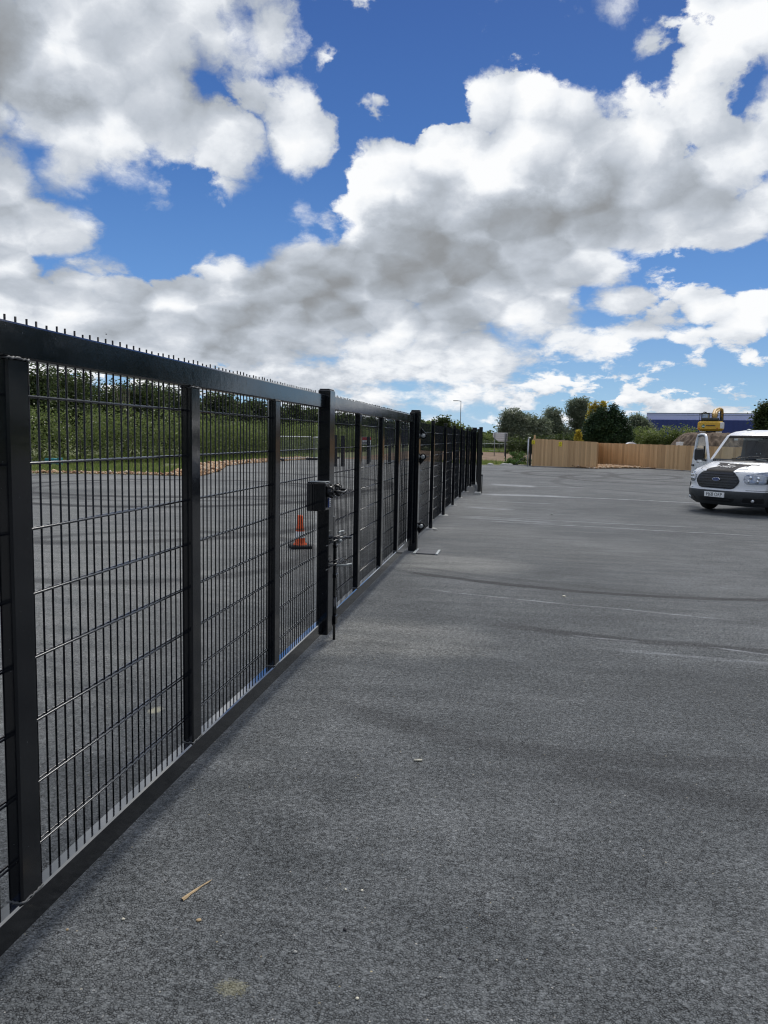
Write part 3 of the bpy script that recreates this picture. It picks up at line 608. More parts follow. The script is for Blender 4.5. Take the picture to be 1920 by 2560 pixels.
fen = empty('mesh_fence', (0, 0, 0), 0, 'run of black wire mesh fence panels on steel posts beyond the hinge post', 'fence')
PY = [13.33+2.4*j for j in range(6)]
_pm = MB().box(-.005, .055, -.045, .045, -.05, 1.88, .004).mesh('post'); _pm.materials.append(BS)
_cap = MB().box(-.008, .058, -.048, .048, 1.88, 1.892, .003).mesh('cap'); _cap.materials.append(MT['black_plastic'])
_ft = MB().cyl((.025, 0, -.02), (.025, 0, .012), .17, 14, .14).mesh('footing'); _ft.materials.append(MT['concrete'])
for y in PY:
    p_ = link('post', _pm, None, fen, (0, y, 0)); link('cap', _cap, None, p_, (0, 0, 0))
    f_ = link('footing', _ft, None, p_, (random.uniform(-.02, .05), 0, 0)); f_.rotation_euler = (0, 0, random.uniform(0, 3)); f_.scale = (random.uniform(.6, .9), random.uniform(.5, .8), 1)
def panel(parent, a, b, x=-.012, z0=.06, z1=1.83, name='wire_panel'):
    w = MB(); y = a+.03
    while y < b-.02: w.tube([(x, y, z0), (x, y, z1)], .0030, 4, False); y += .05
    v_ = w.build(name, BW, parent, fix=False); tag(v_, kind='stuff'); h = MB().cyl((0, a, 0), (0, b, 0), .0046, 6).mesh('cross_wire'); h.materials.append(MT['gloss_wire'])
    for z in [z0+.02+.2*i for i in range(9)]:
        for s_ in (-.0075, .0075): link('cross_wire', h, None, v_, (x+s_, 0, z))
ends = [10.78]+PY
for a, b in zip(ends[:-1], ends[1:]): panel(fen, a+.03, b-.03)
panel(fen, PY[-1]+.05, 26.6)
po2 = MB().box(-.02, .12, 26.65, 26.85, -.05, 1.96, .008).build('hinge_post', BS); tag(po2, 'distant square black gate post at the far end of the mesh fence', 'post')
MB().box(-.015, .115, 26.655, 26.845, 1.96, 1.975, .003).build('cap', MT['black_plastic'], po2)
# second gate, standing open towards the camera, seen edge-on
hx, hy = .17, 26.80; ex, ey = .455, 22.35; dl = math.hypot(ex-hx, ey-hy)
g3 = empty('mesh_gate', (hx, hy, 0), math.atan2(ey-hy, ex-hx)-math.pi/2, 'distant black mesh gate leaf standing open, seen edge-on at the end of the fence', 'gate', 'open gates at the far end of the fence')
MB().box(-.025, .025, .12, dl-.08, 1.80, 1.90, .005).build('top_rail', BS, g3); MB().box(-.025, .025, .12, dl-.08, .11, .21, .005).build('bottom_rail', BS, g3)
for a in (1.25, 2.35, 3.4): MB().box(-.024, .024, a, a+.1, .2105, 1.7995, .004).build('upright', BS, g3)
MB().box(-.04, .04, .04, .12, .09, 1.93, .005).build('stile', BS, g3)
st = MB().box(-.052, .052, dl-.08, dl+.03, .06, 1.93, .006).build('stile', BS, g3)
MB().box(.0525, .075, dl-.06, dl+.0, .30, .42).box(.0525, .075, dl-.06, dl, 1.0, 1.1).box(.0525, .07, dl-.06, dl, 1.5, 1.56).cyl((-.075, dl-.02, .015), (-.075, dl-.02, .55), .014, 8).box(-.095, -.0525, dl-.04, dl, .52, .56).box(-.08, -.0525, dl-.04, dl, 1.12, 1.2).build('drop_bolt', BS, st)
panel(g3, .12, dl-.08, x=0, z0=.2, z1=1.83)
hb = MB()
for z in (1.66, 1.36, .34):
    hb.cyl((-.07, .02, z), (.02, .02, z), .03, 10)
hb.build('hinge_bolt', MT['galv'], g3)
# plinth under the open leaf and the concrete kerb by it
pk = MB().box(.33, .52, 22.0, 22.5, 0, .05, .01).build('concrete_block', MT['concrete']); tag(pk, 'low concrete block on the asphalt under the open gate leaf', 'concrete block')

# ------------------------------------------------------------------ van
VX = at(1786, 1234, 18.9); _los = math.atan2(VX[0]-CAM[0], VX[1]-CAM[1]); _hd = _los+math.pi+math.radians(37)   # heading azimuth
VROT = math.pi/2-_hd
van = empty('van', (VX[0], VX[1], 0), VROT, 'white panel van with its driver door open, plate FJ68 ORP', 'van')
I_ = np.interp
def x0_(z): return float(I_(z, [.20, .28, .38, .50, .56, .60, .75, .90, .96, .985, 1.02, 1.10, 1.16, 1.19, 1.78, 1.84, 1.885, 1.92, 1.935], [-.20, -.10, -.03, 0, -.03, -.05, -.06, -.09, -.13, -.17, -.29, -.58, -.84, -.92, -1.45, -1.56, -1.70, -1.95, -2.3]))
def Wd(z): return float(I_(z, [.20, .30, .5, 1.0, 1.15, 1.78, 1.84, 1.885, 1.92, 1.935], [.88, .94, .975, .985, .975, .90, .865, .82, .74, .66]))
def Rr(z): return float(I_(z, [.2, .5, .9, 1.0, 1.1, 1.17, 1.2, 1.8, 1.935], [.30, .36, .40, .46, .40, .24, .12, .08, .04]))
def Pw(z): return float(I_(z, [.9, 1.15, 1.25], [3.6, 2.6, 2.2]))
def Sv(w, z, off=0.0):
    def S0(w, z):
        u = max(-1, min(1, w)); W_ = Wd(z); x = x0_(z)-Rr(z)*abs(u)**Pw(z); y = u*W_
        if abs(w) > 1: x -= (abs(w)-1)
        return np.array([x, y, z])
    p = S0(w, z)
    if off:
        e = .01; a = S0(w+e, z)-S0(w-e, z); b_ = S0(w, z+e)-S0(w, z-e); n_ = np.cross(a, b_); n_ /= (np.linalg.norm(n_)+1e-9)
        c = np.array([-2.0, 0, .9]); 
        if n_@(p-c) < 0: n_ = -n_
        p = p+n_*off
    return tuple(p)
def strip(rows, off, nu=10, sub=3, mb=None):
    mb = mb or MB(); P = []; zs = []
    for (z0, a0, b0), (z1, a1, b1) in zip(rows[:-1], rows[1:]):
        for k in range(sub): t_ = k/sub; zs.append((z0+(z1-z0)*t_, a0+(a1-a0)*t_, b0+(b1-b0)*t_))
    zs.append(rows[-1])
    for z, a, b in zs: P.append([Sv(a+(b-a)*i/nu, z, off) for i in range(nu+1)])
    mb.grid(P); n_ = len(P); m2 = len(P[0]); inner = [[Sv(a+(b-a)*i/nu, z, -.01) for i in (0, nu)] for z, a, b in zs]
    mb.grid([[P[i][0], inner[i][0]] for i in range(n_)]); mb.grid([[P[i][-1], inner[i][1]] for i in range(n_)])
    for k in (0, -1): z, a, b = zs[k]; mb.grid([P[k], [Sv(a+(b-a)*i/nu, z, -.01) for i in range(nu+1)]])
    return mb
ZB = [.20, .24, .28, .33, .38, .44, .50, .53]; ZW = [.53, .56, .58, .60, .66, .72, .78, .84, .90, .94, .96, .985, 1.0, 1.02, 1.05, 1.08, 1.11, 1.14, 1.16, 1.175, 1.20]
ZG = list(np.linspace(1.20, 1.78, 9)); ZT = [1.78, 1.81, 1.84, 1.865, 1.885, 1.905, 1.92, 1.935]
US = [-1, -.985, -.96, -.93, -.90, -.84, -.77, -.7, -.6, -.5, -.4, -.3, -.2, -.1, 0, .1, .2, .3, .4, .5, .6, .7, .77, .84, .90, .93, .96, .985, 1]
body = MB()
body.grid([[Sv(u, z) for u in US] for z in ZW])
body.grid([[Sv(u, z) for u in US if u <= -.90] for z in ZG]); body.grid([[Sv(u, z) for u in US if u >= .90] for z in ZG])
body.grid([[Sv(u, z) for u in US] for z in ZT])
XB, AX, AR = -5.2, -.98, .41
ZS = sorted(set([.30, .36, .42, .48, .53]+ZW+ZG+ZT)); XS = [0, .03, .06, .1]+list(np.arange(.16, 1.0, .05))
def side(sg, holes=True):
    xs_abs = np.arange(-.4, XB-.01, -.1)
    P = []
    for z in ZS:
        xe = x0_(z)-Rr(z); row = []
        for x in xs_abs:
            xx = min(x, xe); row.append((xx, sg*Wd(z)*1.0, z))
        row[0] = (xe, sg*Wd(z), z); P.append(row)
    def skip(i, j):
        zc = (ZS[i]+ZS[i+1])/2; xc = (xs_abs[j]+xs_abs[j+1])/2
        if P[i][j+1][0] >= P[i][j][0]-1e-6 and P[i+1][j+1][0] >= P[i+1][j][0]-1e-6: return True
        if math.hypot(xc-AX, zc-.34) < AR or math.hypot(xc+4.28, zc-.34) < AR: return True
        if zc < .53 and xc > AX: return True
        if holes == 'open' and -2.15 < xc < -1.0 and .40 < zc < 1.80: return True
        if holes == 'win' and -2.05 < xc and 1.20 < zc < 1.74 and xc < x0_(zc)-Rr(zc)-.06: return True
        return False
    body.grid(P, skip=skip)
side(1, 'win'); side(-1, 'open')
wt = Wd(1.935); xt = x0_(1.935)-.02
body.grid([[(x, y, 1.935+.022*(1-(y/wt)**2)*min(1, (xt-x)/.5)) for y in np.linspace(-wt, wt, 9)] for x in [xt-.05, xt-.2, xt-.4, xt-.8, -3.5, XB]])
body.add([(XB, -.985, .3), (XB, .985, .3), (XB, .985, 1.0), (XB, .83, 1.78), (XB, .58, 1.94), (XB, -.58, 1.94), (XB, -.83, 1.78), (XB, -.985, 1.0)], [tuple(range(8))])
bo = body.build('body', MT['white_paint'], van, fix=False)
fl = MB().box(XB+.05, -.25, -.80, .80, .24, .34, .02)                         # underside and cab floor
for sy in (-1, 1):
    for ax in (AX, -4.28):
        fl.grid([[(ax+AR*math.cos(a)*.99, sy*y, .34+AR*math.sin(a)*.99) for a in np.linspace(-.1, math.pi+.1, 16)] for y in (.55, .97)])
fl.build('underbody', MT['black_plastic'], van)
bm_ = MB(); bm_.grid([[Sv(w, z, .012) for w in [-1.32, -1.2, -1.1]+US+[1.1, 1.2, 1.32]] for z in ZB])
bm_.grid([[Sv(w, .53, .012) for w in US], [Sv(w, .535, -.02) for w in US]])
bump_ = bm_.build('front_bumper', MT['grey_bumper'], van, fix=False)
strip([(.36, -.30, .30), (.40, -.36, .36), (.455, -.40, .40)], .004).build('lower_intake', MT['black_plastic'], bump_, fix=False)
lo = MB()
for z in (.325, .345): strip([(z, -.36, .36), (z+.008, -.36, .36)], .022, mb=lo, sub=1)
lo.build('intake_bar', MT['grille_bar'], bump_, fix=False)
strip([(.285, -.40, .40), (.32, -.46, .46), (.37, -.50, .50), (.372, -.5, .5)], .014).build('lower_intake', MT['black_plastic'], bump_, fix=False)
for s_ in (-1, 1):
    rws = [(.30, .66, 1.02), (.34, .64, 1.04), (.40, .70, 1.0)]
    if s_ < 0: rws = [(z, -b, -a) for z, a, b in rws]
    fr = strip(rws, .020).build('fog_lamp_recess', MT['black_plastic'], bump_, fix=False)
    c = Sv(s_*.84, .35, .03); MB().ell(c, (.015, .045, .038), 12, 8).build('fog_lamp', MT['galv'], bump_)
    strip([(z, min(a*s_, b*s_), max(a*s_, b*s_)) for z, a, b in [(.285, .62, 1.2), (.295, .62, 1.2)]], .030).build('bumper_crease', MT['grey_bumper'], bump_, fix=False)
# grille
gr = strip([(.575, -.40, .38), (.60, -.48, .45), (.70, -.565, .535), (.76, -.58, .55), (.85, -.535, .505), (.925, -.44, .42), (.95, -.38, .37)], .016, nu=16).build('grille', MT['grille_black'], van, fix=False)
for z, hw in ((.615, .43), (.675, .49), (.735, .515), (.795, .51), (.855, .47), (.905, .40)):
    strip([(z-.013, -hw, hw), (z+.013, -hw, hw)], .034, nu=16, sub=1).build('grille_bar', MT['grille_bar'], gr, fix=False)
def plane_M(p, nrm, size=1):           # text plane : right, up, normal
    nrm = Vector(nrm).normalized(); r = Vector((0, 0, 1)).cross(nrm).normalized(); u = nrm.cross(r)
    return Matrix(((r.x, u.x, nrm.x, p[0]), (r.y, u.y, nrm.y, p[1]), (r.z, u.z, nrm.z, p[2]), (0, 0, 0, 1)))
bc = Sv(0, .775, .035)
bd = MB(); bd.grid([[(bc[0]+.012*math.cos(a_), bc[1]+.105*r_*math.cos(t_), bc[2]+.042*r_*math.sin(t_)) for t_ in np.linspace(0, 2*math.pi, 25)] for r_, a_ in ((1, 1.57), (.98, .8), (.86, .2), (.84, .5))])
bg_ = bd.build('badge', MT['chrome'], gr)
MB().grid([[(bc[0]+.011, bc[1]+.090*r_*math.cos(t_), bc[2]+.034*r_*math.sin(t_)) for t_ in np.linspace(0, 2*math.pi, 25)] for r_ in (0.001, 1)]).build('badge', MT['blue_badge'], gr)
_sh = Matrix(((1, .3, 0, 0), (0, 1, 0, 0), (0, 0, 1, 0), (0, 0, 0, 1)))
text_mesh('badge', 'Ford', .062, MT['chrome'], gr, plane_M((bc[0]+.013, 0, bc[2]), (1, 0, 0)) @ _sh, ext=.001)
# number plate
pz = .435; pp = x0_(pz)+.02
pl = MB().box(pp, pp+.012, -.262, .262, pz-.058, pz+.058, .004).build('number_plate', MT['reflective_white'], van)
text_mesh('lettering', 'FJ68 ORP', .118, MT['ink'], pl, plane_M((pp+.0125, 0, pz-.002), (1, 0, 0)) @ Matrix.Diagonal((.86, 1, 1, 1)), ext=.0008, space=1.04)
# headlights
def lampsil(nt, b):
    p = gen(nt); v_ = nt.vor(nt.v('MULTIPLY', p, (1, 6, 9)), 2.2); nt.put(b.inputs['Base Color'], nt.ramp(v_, [(0, (.30, .32, .36)), (.5, (.52, .55, .60)), (1, (.12, .13, .16))])); nt.put(b.inputs['Roughness'], .25)
MT['lamp_silver'] = mat('lamp_reflector', (.5, .5, .55), .2, metal=.55, fn=lampsil)
for s_ in (-1, 1):
    R1 = [(.70, .70, .98), (.735, .655, 1.05), (.80, .625, 1.09), (.87, .63, 1.14), (.905, .68, 1.18), (.945, .84, 1.22), (.985, .97, 1.26)]
    fx = (lambda rows: [(z, min(a*s_, b*s_), max(a*s_, b*s_)) for z, a, b in rows])
    hl = strip(fx(R1), .008, nu=14).build('headlight', MT['lamp_silver'], van, fix=False)
    strip(fx([(.72, .99, 1.06), (.80, .99, 1.10), (.87, 1.02, 1.15), (.93, 1.04, 1.20), (.975, 1.04, 1.25)]), .013).build('lamp_surround', MT['black_plastic'], hl, fix=False)
    for w_, z_, r_ in ((.74, .845, .042), (.86, .83, .048), (.72, .765, .030), (.86, .765, .034)):
        c = Sv(s_*w_, z_, .012); MB().ell(c, (.014, r_, r_), 14, 8).build('bulb_reflector', MT['chrome'], hl)
    strip(fx(R1), .020, nu=14).build('lens', MT['lamp_glass'], hl, fix=False)
    strip(fx([(.56, .70, 1.30), (.566, .70, 1.30)]), .006, sub=1).build('panel_gap', MT['ink'], van, fix=False)
for s_ in (-1, 1):
    mbx = MB(); strip([(z, *(sorted((s_*a, s_*(a+.014))))) for z, a in ((.952, .41), (.99, .60), (1.03, .76), (1.09, .86), (1.14, .89), (1.17, .90))], .003, nu=2, mb=mbx); mbx.build('panel_gap', MT['ink'], van, fix=False)
# bonnet : black lip, grey wrap, vents, lettering
strip([(.957, -.36, .34), (.985, -.38, .34), (.995, -.38, .34)], .008).build('bonnet_lip', MT['ink'], van, fix=False)
wr = strip([(.997, -.40, .33), (1.02, -.38, .32), (1.04, -.30, .30), (1.06, -.34, .40), (1.10, -.40, .44), (1.125, -.44, .42)], .004).build('bonnet_wrap', MT['decal_grey'], van, fix=False)
strip([(1.128, -.50, -.12), (1.142, -.52, -.10)], .006, sub=1).build('bonnet_vent', MT['black_plastic'], van, fix=False)
strip([(1.110, .20, .58), (1.124, .22, .60)], .006, sub=1).build('bonnet_vent', MT['black_plastic'], van, fix=False)
for rows in ([(1.02, -.55, -.40), (1.035, -.47, -.33), (1.055, -.38, -.28), (1.075, -.31, -.25)], [(1.02, .36, .56), (1.035, .32, .50), (1.055, .34, .44), (1.075, .38, .43)]):
    strip(rows, .0065, nu=4).build('bonnet_stripe', MT['white_sheet'], wr, fix=False)
ta = Vector(Sv(0, 1.03, .010)); tb = Vector(Sv(0, 1.07, .010)); nrm = (tb-ta).cross(Vector((0, 1, 0))); nrm = nrm if nrm.z > 0 else -nrm
def hoodM(z): 
    u = (tb-ta).normalized(); r = Vector((0, 1, 0)); n_ = r.cross(u); p = Vector(Sv(0, z, .010)); return Matrix(((r.x, u.x, n_.x, p[0]), (r.y, u.y, n_.y, p[1]), (r.z, u.z, n_.z, p[2]), (0, 0, 0, 1)))
text_mesh('lettering', 'DIRECT', .17, MT['white_sheet'], wr, hoodM(1.052) @ Matrix.Diagonal((.62, 1, 1, 1)), ext=.002)
mm = MB(); mm.grid([[(.13*r_*math.cos(t_), .085*r_*math.sin(t_), .002) for t_ in np.linspace(.5, 5.6, 20)] for r_ in (.72, 1)]); me_ = mm.mesh('emblem', fix=False); me_.transform(hoodM(1.105)); link('emblem', me_, MT['white_sheet'], wr)
# windscreen, wipers, cowl
sc = MB(); sc.grid([[Sv(u, z, -.006) for u in US if abs(u) <= .90] for z in ZG]); ws = sc.build('windscreen', MT['glass'], van, fix=False)
strip([(1.165, -.93, .93), (1.20, -.91, .91), (1.225, -.90, .90)], .006, nu=20).build('cowl', MT['black_plastic'], van, fix=False)
for a, b in (((-.30, 1.225), (.42, 1.285)), ((.28, 1.235), (.86, 1.25))):
    MB().tube([Sv(a[0]+(b[0]-a[0])*i/6, a[1]+(b[1]-a[1])*i/6, .03) for i in range(7)], .011, 6).build('wiper', MT['black_plastic'], van)
strip([(1.735, -.895, .895), (1.785, -.895, .895)], .0045, nu=20).build('screen_band', MT['ink'], ws, fix=False)
sp = Sv(-.62, 1.70, -.01); MB().box(sp[0]-.01, sp[0]-.005, sp[1]-.05, sp[1]+.05, sp[2]-.02, sp[2]+.02).build('sticker', MT['white_sheet'], ws)
MB().ell((-1.95, -.60, 1.925), (.06, .06, .03), 12, 6).build('roof_lamp', MT['galv_dull'], van)
# cab
da = MB(); da.grid([[(x, y, z) for y in np.linspace(-.86, .86, 13)] for x, z in [(-.95, 1.10), (-1.10, 1.17), (-1.35, 1.16), (-1.42, 1.08), (-1.44, .55)]]).ell((-1.38, -.40, 1.17), (.16, .26, .06), 14, 8)
dsh = da.build('dashboard', MT['dash'], van)
MB().box(-1.15, -1.10, .22, .46, 1.17, 1.235, .01).build('papers', MT['white_sheet'], dsh); MB().box(-1.14, -1.0, -.70, -.30, 1.172, 1.185).build('papers', MT['white_sheet'], dsh)
rg = [Vector((-1.50+.06*math.cos(t_)*.9, -.40+.19*math.sin(t_), 1.13+.16*math.cos(t_))) for t_ in np.linspace(0, 2*math.pi, 25)]
MB().tube(rg, .015, 8).tube([(-1.50, -.59, 1.13), (-1.48, -.40, 1.12), (-1.50, -.21, 1.13)], .02, 6).tube([(-1.48, -.40, 1.12), (-1.30, -.40, 1.05)], .035, 8).build('steering_wheel', MT['black_plastic'], van)
for y in (-.42, .42):
    s_ = MB().box(-2.05, -1.55, y-.26, y+.26, .60, .78, .05).build('seat', MT['seat_cloth'], van)
    Mx = Matrix.Translation((-2.02, y, .78)) @ Matrix.Rotation(math.radians(-10), 4, 'Y')
    MB().box(-.08, .06, -.25, .25, 0, .56, .05, Mx).build('backrest', MT['seat_cloth'], s_)
    MB().box(-.06, .05, -.125, .125, .60, .84, .045, Mx).build('headrest', MT['seat_cloth'], s_)
    MB().cyl(Mx @ Vector((0, -.05, .54)), Mx @ Vector((0, -.05, .64)), .008, 6).cyl(Mx @ Vector((0, .05, .54)), Mx @ Vector((0, .05, .64)), .008, 6).build('headrest_rod', MT['chrome'], s_)
MB().box(-2.36, -2.33, -.93, .93, .34, 1.90).build('bulkhead', MT['seat_cloth'], van)
MB().box(-2.3, -1.78, -.70, .70, 1.87, 1.885).build('headlining', MT['dash'], van)
MB().box(-1.79, -1.77, -.62, -.10, 1.68, 1.80, .006).build('sun_visor', MT['white_sheet'], van)
MB().box(-1.62, -1.60, -.10, .12, 1.63, 1.70, .01).build('mirror', MT['black_plastic'], van)
# passenger side window and door lines
wg = MB(); wg.grid([[(min(x, x0_(z)-Rr(z)-.02), Wd(z)-.008, z) for x in np.linspace(-1.15, -2.07, 6)] for z in (1.19, 1.4, 1.6, 1.75)]); wg.build('side_window', MT['glass'], van, fix=False)
# driver door, open
HX, HY = -1.0, -.985
dh = empty('driver_door', (HX, HY, 0), 0); dh.parent = van; dh.rotation_euler = (0, 0, math.radians(57)); dh.name = 'door'
def dp(x, z, o=0): return (x-HX, -Wd(z)+.0-HY+o, z)
sk = MB()
zl = [.42, .5, .6, .8, 1.0, 1.1, 1.2]
for o_ in (-.012, .07): sk.grid([[dp(x, z, o_) for x in np.linspace(-1.02, -2.14, 8)] for z in zl])
for xx in (-1.02, -2.14): sk.grid([[dp(xx, z, -.012), dp(xx, z, .07)] for z in zl])
for z in (.42, 1.2): sk.grid([[dp(x, z, -.012) for x in np.linspace(-1.02, -2.14, 8)], [dp(x, z, .07) for x in np.linspace(-1.02, -2.14, 8)]])
sk.build('door_skin', MT['white_paint'], dh)
fp = [(-1.05, 1.19), (-1.12, 1.28), (-1.25, 1.44), (-1.38, 1.61), (-1.48, 1.73), (-1.58, 1.79), (-1.76, 1.81), (-1.95, 1.81), (-2.08, 1.79), (-2.12, 1.68), (-2.125, 1.4), (-2.125, 1.19)]
MB().tube([dp(x, z, .015) for x, z in fp], .034, 8).build('window_frame', MT['white_paint'], dh)
MB().tube([dp(x-.03*(i < 6), z-.035, .02) for i, (x, z) in enumerate(fp) if i < 11], .016, 6).build('seal', MT['rubber'], dh)
gl = MB(); gl.add([dp(x, z, .02) for x, z in fp], [tuple(range(len(fp)))]); gl.build('side_window', MT['glass'], dh, fix=False)
MB().box(.0-.40, .0-.36, -.02+.03, .01+.03, 1.18, 1.52).build('window_bar', MT['black_plastic'], dh)
MB().box(-1.08, -.92, -.045, -.015, 1.0, 1.045, .01).build('handle', MT['black_plastic'], dh)
MB().box(-1.12, -.02, -.03, -.004, .45, .60, .008).build('lower_cladding', MT['grey_bumper'], dh)
MB().box(-1.05, -.12, .075, .115, .55, 1.08, .02).build('inner_trim', MT['dash'], dh)
mi = MB().box(-.24, -.14, -.27, -.05, 1.16, 1.46, .035).tube([(-.12, .0, 1.17), (-.16, -.16, 1.20)], .025, 8).build('door_mirror', MT['black_plastic'], dh)
MB().box(-.145, -.10, -.24, -.10, 1.10, 1.18, .02).build('mirror_lamp', MT['chrome'], mi)
# passenger mirror (out of frame to the right)
MB().box(-1.35, -1.24, 1.06, 1.28, 1.16, 1.46, .035).tube([(-1.22, .97, 1.18), (-1.28, 1.1, 1.2)], .025, 8).build('door_mirror', MT['black_plastic'], van)
# wheels
def wheel(x, y, steer=0):
    w = empty('wheel', (x, y, .335), math.radians(steer)); w.parent = van; sg = 1 if y > 0 else -1
    prof = [(.20, .10), (.30, .105), (.325, .085), (.335, .05), (.335, -.05), (.325, -.085), (.30, -.105), (.20, -.10)]
    MB().grid([[(r*math.cos(a), o, r*math.sin(a)) for a in np.linspace(0, 2*math.pi, 33)] for r, o in prof]).build('tyre', MT['rubber'], w)
    MB().grid([[(r*math.cos(a), o*sg, r*math.sin(a)) for a in np.linspace(0, 2*math.pi, 33)] for r, o in [(.205, .095), (.19, .07), (.17, .03), (.06, .06), (.0001, .065)]]).build('rim', MT['galv_dull'], w)
for x, y, s_ in ((AX, -.86, 4), (AX, .86, 4), (-4.28, -.86, 0), (-4.28, .86, 0)): wheel(x, y, s_)
for sy in (-1, 1):
    MB().grid([[(AX+r*math.cos(a), sy*(Wd(.5)+o), .34+r*math.sin(a)) for a in np.linspace(-.05, math.pi+.05, 22)] for r, o in ((.40, -.03), (.40, .015), (.46, .018), (.465, -.01))]).build('arch_trim', MT['grey_bumper'], van)
    MB().box(-3.85, -1.42, sy*.955-.02, sy*.955+.03, .27, .42, .02).build('sill', MT['grey_bumper'], van)

# ------------------------------------------------------------------ foliage generators
def leaves(lobes, n_, size, g, clump=.30, per=12, droop=0.0, flat=.6, shell=.55):
    lobes = np.array(lobes, float); vol = lobes[:, 3]*lobes[:, 4]*lobes[:, 5]; pr = vol**.75; pr /= pr.sum()
    nc = max(1, n_//per); k = g.choice(len(lobes), nc, p=pr); d = g.normal(size=(nc, 3)); d /= np.linalg.norm(d, axis=1)[:, None]
    r = (shell+(1-shell)*g.random(nc)**.6)*g.uniform(.82, 1.10, nc); c = lobes[k, :3]+d*lobes[k, 3:6]*r[:, None]
    C = np.repeat(c, per, 0)+g.normal(0, clump, (nc*per, 3))*np.array([1, 1, .8]); m = len(C)
    C[:, 2] -= droop*np.abs(g.normal(0, 1, m))
    keep = C[:, 2] > .05; C = C[keep]; m = len(C)
    a = g.normal(size=(m, 3)); a[:, 2] *= flat; a /= np.linalg.norm(a, axis=1)[:, None]; b = np.cross(a, g.normal(size=(m, 3))); b /= np.linalg.norm(b, axis=1)[:, None]
    s_ = size*g.uniform(.6, 1.35, (m, 1)); w = s_*g.uniform(.35, .6, (m, 1)); up = np.array([0, 0, 1.0])
    V = np.stack([C-a*s_, C+b*w+up*s_*.06, C+a*s_, C-b*w+up*s_*.06], 1); return V
def mesh_leaves(name, Vs, m_, parent=None):
    V = np.concatenate(Vs); n_ = len(V); return link(name, np_mesh(name, V, np.arange(4*n_)), m_, parent)
def tree(name, label, base, h, w, m_, n_, size, seed, cat='tree', group=None, trunk_r=.14, lobes=None, shape='round', droop=0.0, clump=.3, d=None):
    g = np.random.default_rng(seed); d = d or w*.85; root = empty(name, (base[0], base[1], 0), 0, label, cat, group)
    if lobes is None:
        lobes = []
        if shape == 'round':
            for i in range(9):
                a = g.uniform(0, 6.28); rr = g.uniform(.12, .36); zc = g.uniform(.32, .80); s_ = g.uniform(.20, .34)*(1.15-.5*abs(zc-.5))
                lobes.append((rr*w*math.cos(a), rr*d*math.sin(a), zc*h, s_*w, s_*d, s_*h*.62))
            lobes.append((0, 0, h*.80, w*.22, d*.22, h*.18)); lobes.append((0, 0, h*.35, w*.40, d*.40, h*.30))
        elif shape == 'cone':
            for i in range(10):
                t_ = i/9; rr = (1-t_)**.75*.46+.05
                for q in range(4 if t_ < .8 else 1):
                    a = g.uniform(0, 6.28); lobes.append((rr*.42*w*math.cos(a), rr*.42*d*math.sin(a), h*(.08+.86*t_), rr*w*.62, rr*d*.62, h*.085))
    lobes_w = lobes
    crown = mesh_leaves('crown', [leaves(lobes_w, n_, size, g, clump, droop=droop)], m_, root)
    t = MB(); t.tube([(0, 0, -.1), (.03, 0, h*.25), (-.02*w, .02, h*.5), (.01*w, 0, h*.8)], [trunk_r, trunk_r*.8, trunk_r*.5, trunk_r*.15], 8)
    for q in range(7):
        lb_ = lobes_w[g.integers(len(lobes_w))]; z0 = h*g.uniform(.18, .45); t.tube([(0, 0, z0), (lb_[0]*.5, lb_[1]*.5, (z0+lb_[2])/2-.02*h), (lb_[0], lb_[1], lb_[2])], [trunk_r*.5, trunk_r*.3, trunk_r*.1], 6)
    t.build('trunk', MT['bark'], root); return root
def tree_px(name, label, x0, x1, ytop, D, m_, n_, size, seed, **kw):
    xc = (x0+x1)/2; p = at(xc, ytop, D); h = p[2]; w = (x1-x0)/F*D*1.0; return tree(name, label, (p[0], p[1]), h, w, m_, n_, size, seed, **kw)

# trees behind the timber fence
LD, LW, LC, LG, LH = MT['leaf_dark'], MT['leaf_willow'], MT['leaf_conifer'], MT['leaf_gold'], MT['leaf_hedge']
TG = 'trees behind the timber fence'
def lobes_from(px_list, D, depth=.8):
    """crown lobes surveyed as (x, y, rx, ry) in the photograph, placed round a trunk"""
    return px_list
def tree_l(name, label, xb, D, ells, m_, n_, size, seed, **kw):
    bx_, by_, _ = at(xb, 1100, D); lb_ = []
    u = np.array([by_-CAM[1], -(bx_-CAM[0])]); u = u/np.linalg.norm(u); g = np.random.default_rng(seed+100)
    for (x, y, rx, ry) in ells:
        p = at(x, y, D); s_ = D/F*math.cos(math.atan2(bx_-CAM[0], by_-CAM[1])+YAW); dxy = np.array([p[0]-bx_, p[1]-by_]); back = np.array([-u[1], u[0]])*g.uniform(-.4, .4)*rx*s_
        lb_.append((dxy[0]+back[0], dxy[1]+back[1], p[2], rx*s_, rx*s_*1.0, ry*s_))
    h = max(l[2]+l[5] for l in lb_); return tree(name, label, (bx_, by_), h, 1, m_, n_, size, seed, lobes=lb_, **kw)
tree_l('willow_tree', 'loose silvery green willow at the left end of the tree group, behind the signboard', 1283, 92, [(1283, 1042, 24, 20), (1266, 1055, 15, 18), (1302, 1052, 18, 18), (1282, 1072, 32, 24), (1290, 1090, 34, 18), (1262, 1085, 14, 22)], LW, 15300, .115, 21, group=TG, clump=.28, trunk_r=.22)
tree_l('willow_tree', 'lower greyer tree with a rounded crown between the two silvery willows', 1338, 94, [(1322, 1056, 16, 18), (1342, 1058, 20, 18), (1360, 1066, 16, 18), (1335, 1080, 34, 22), (1350, 1094, 36, 14)], LW, 7500, .14, 22, group=TG, clump=.28)
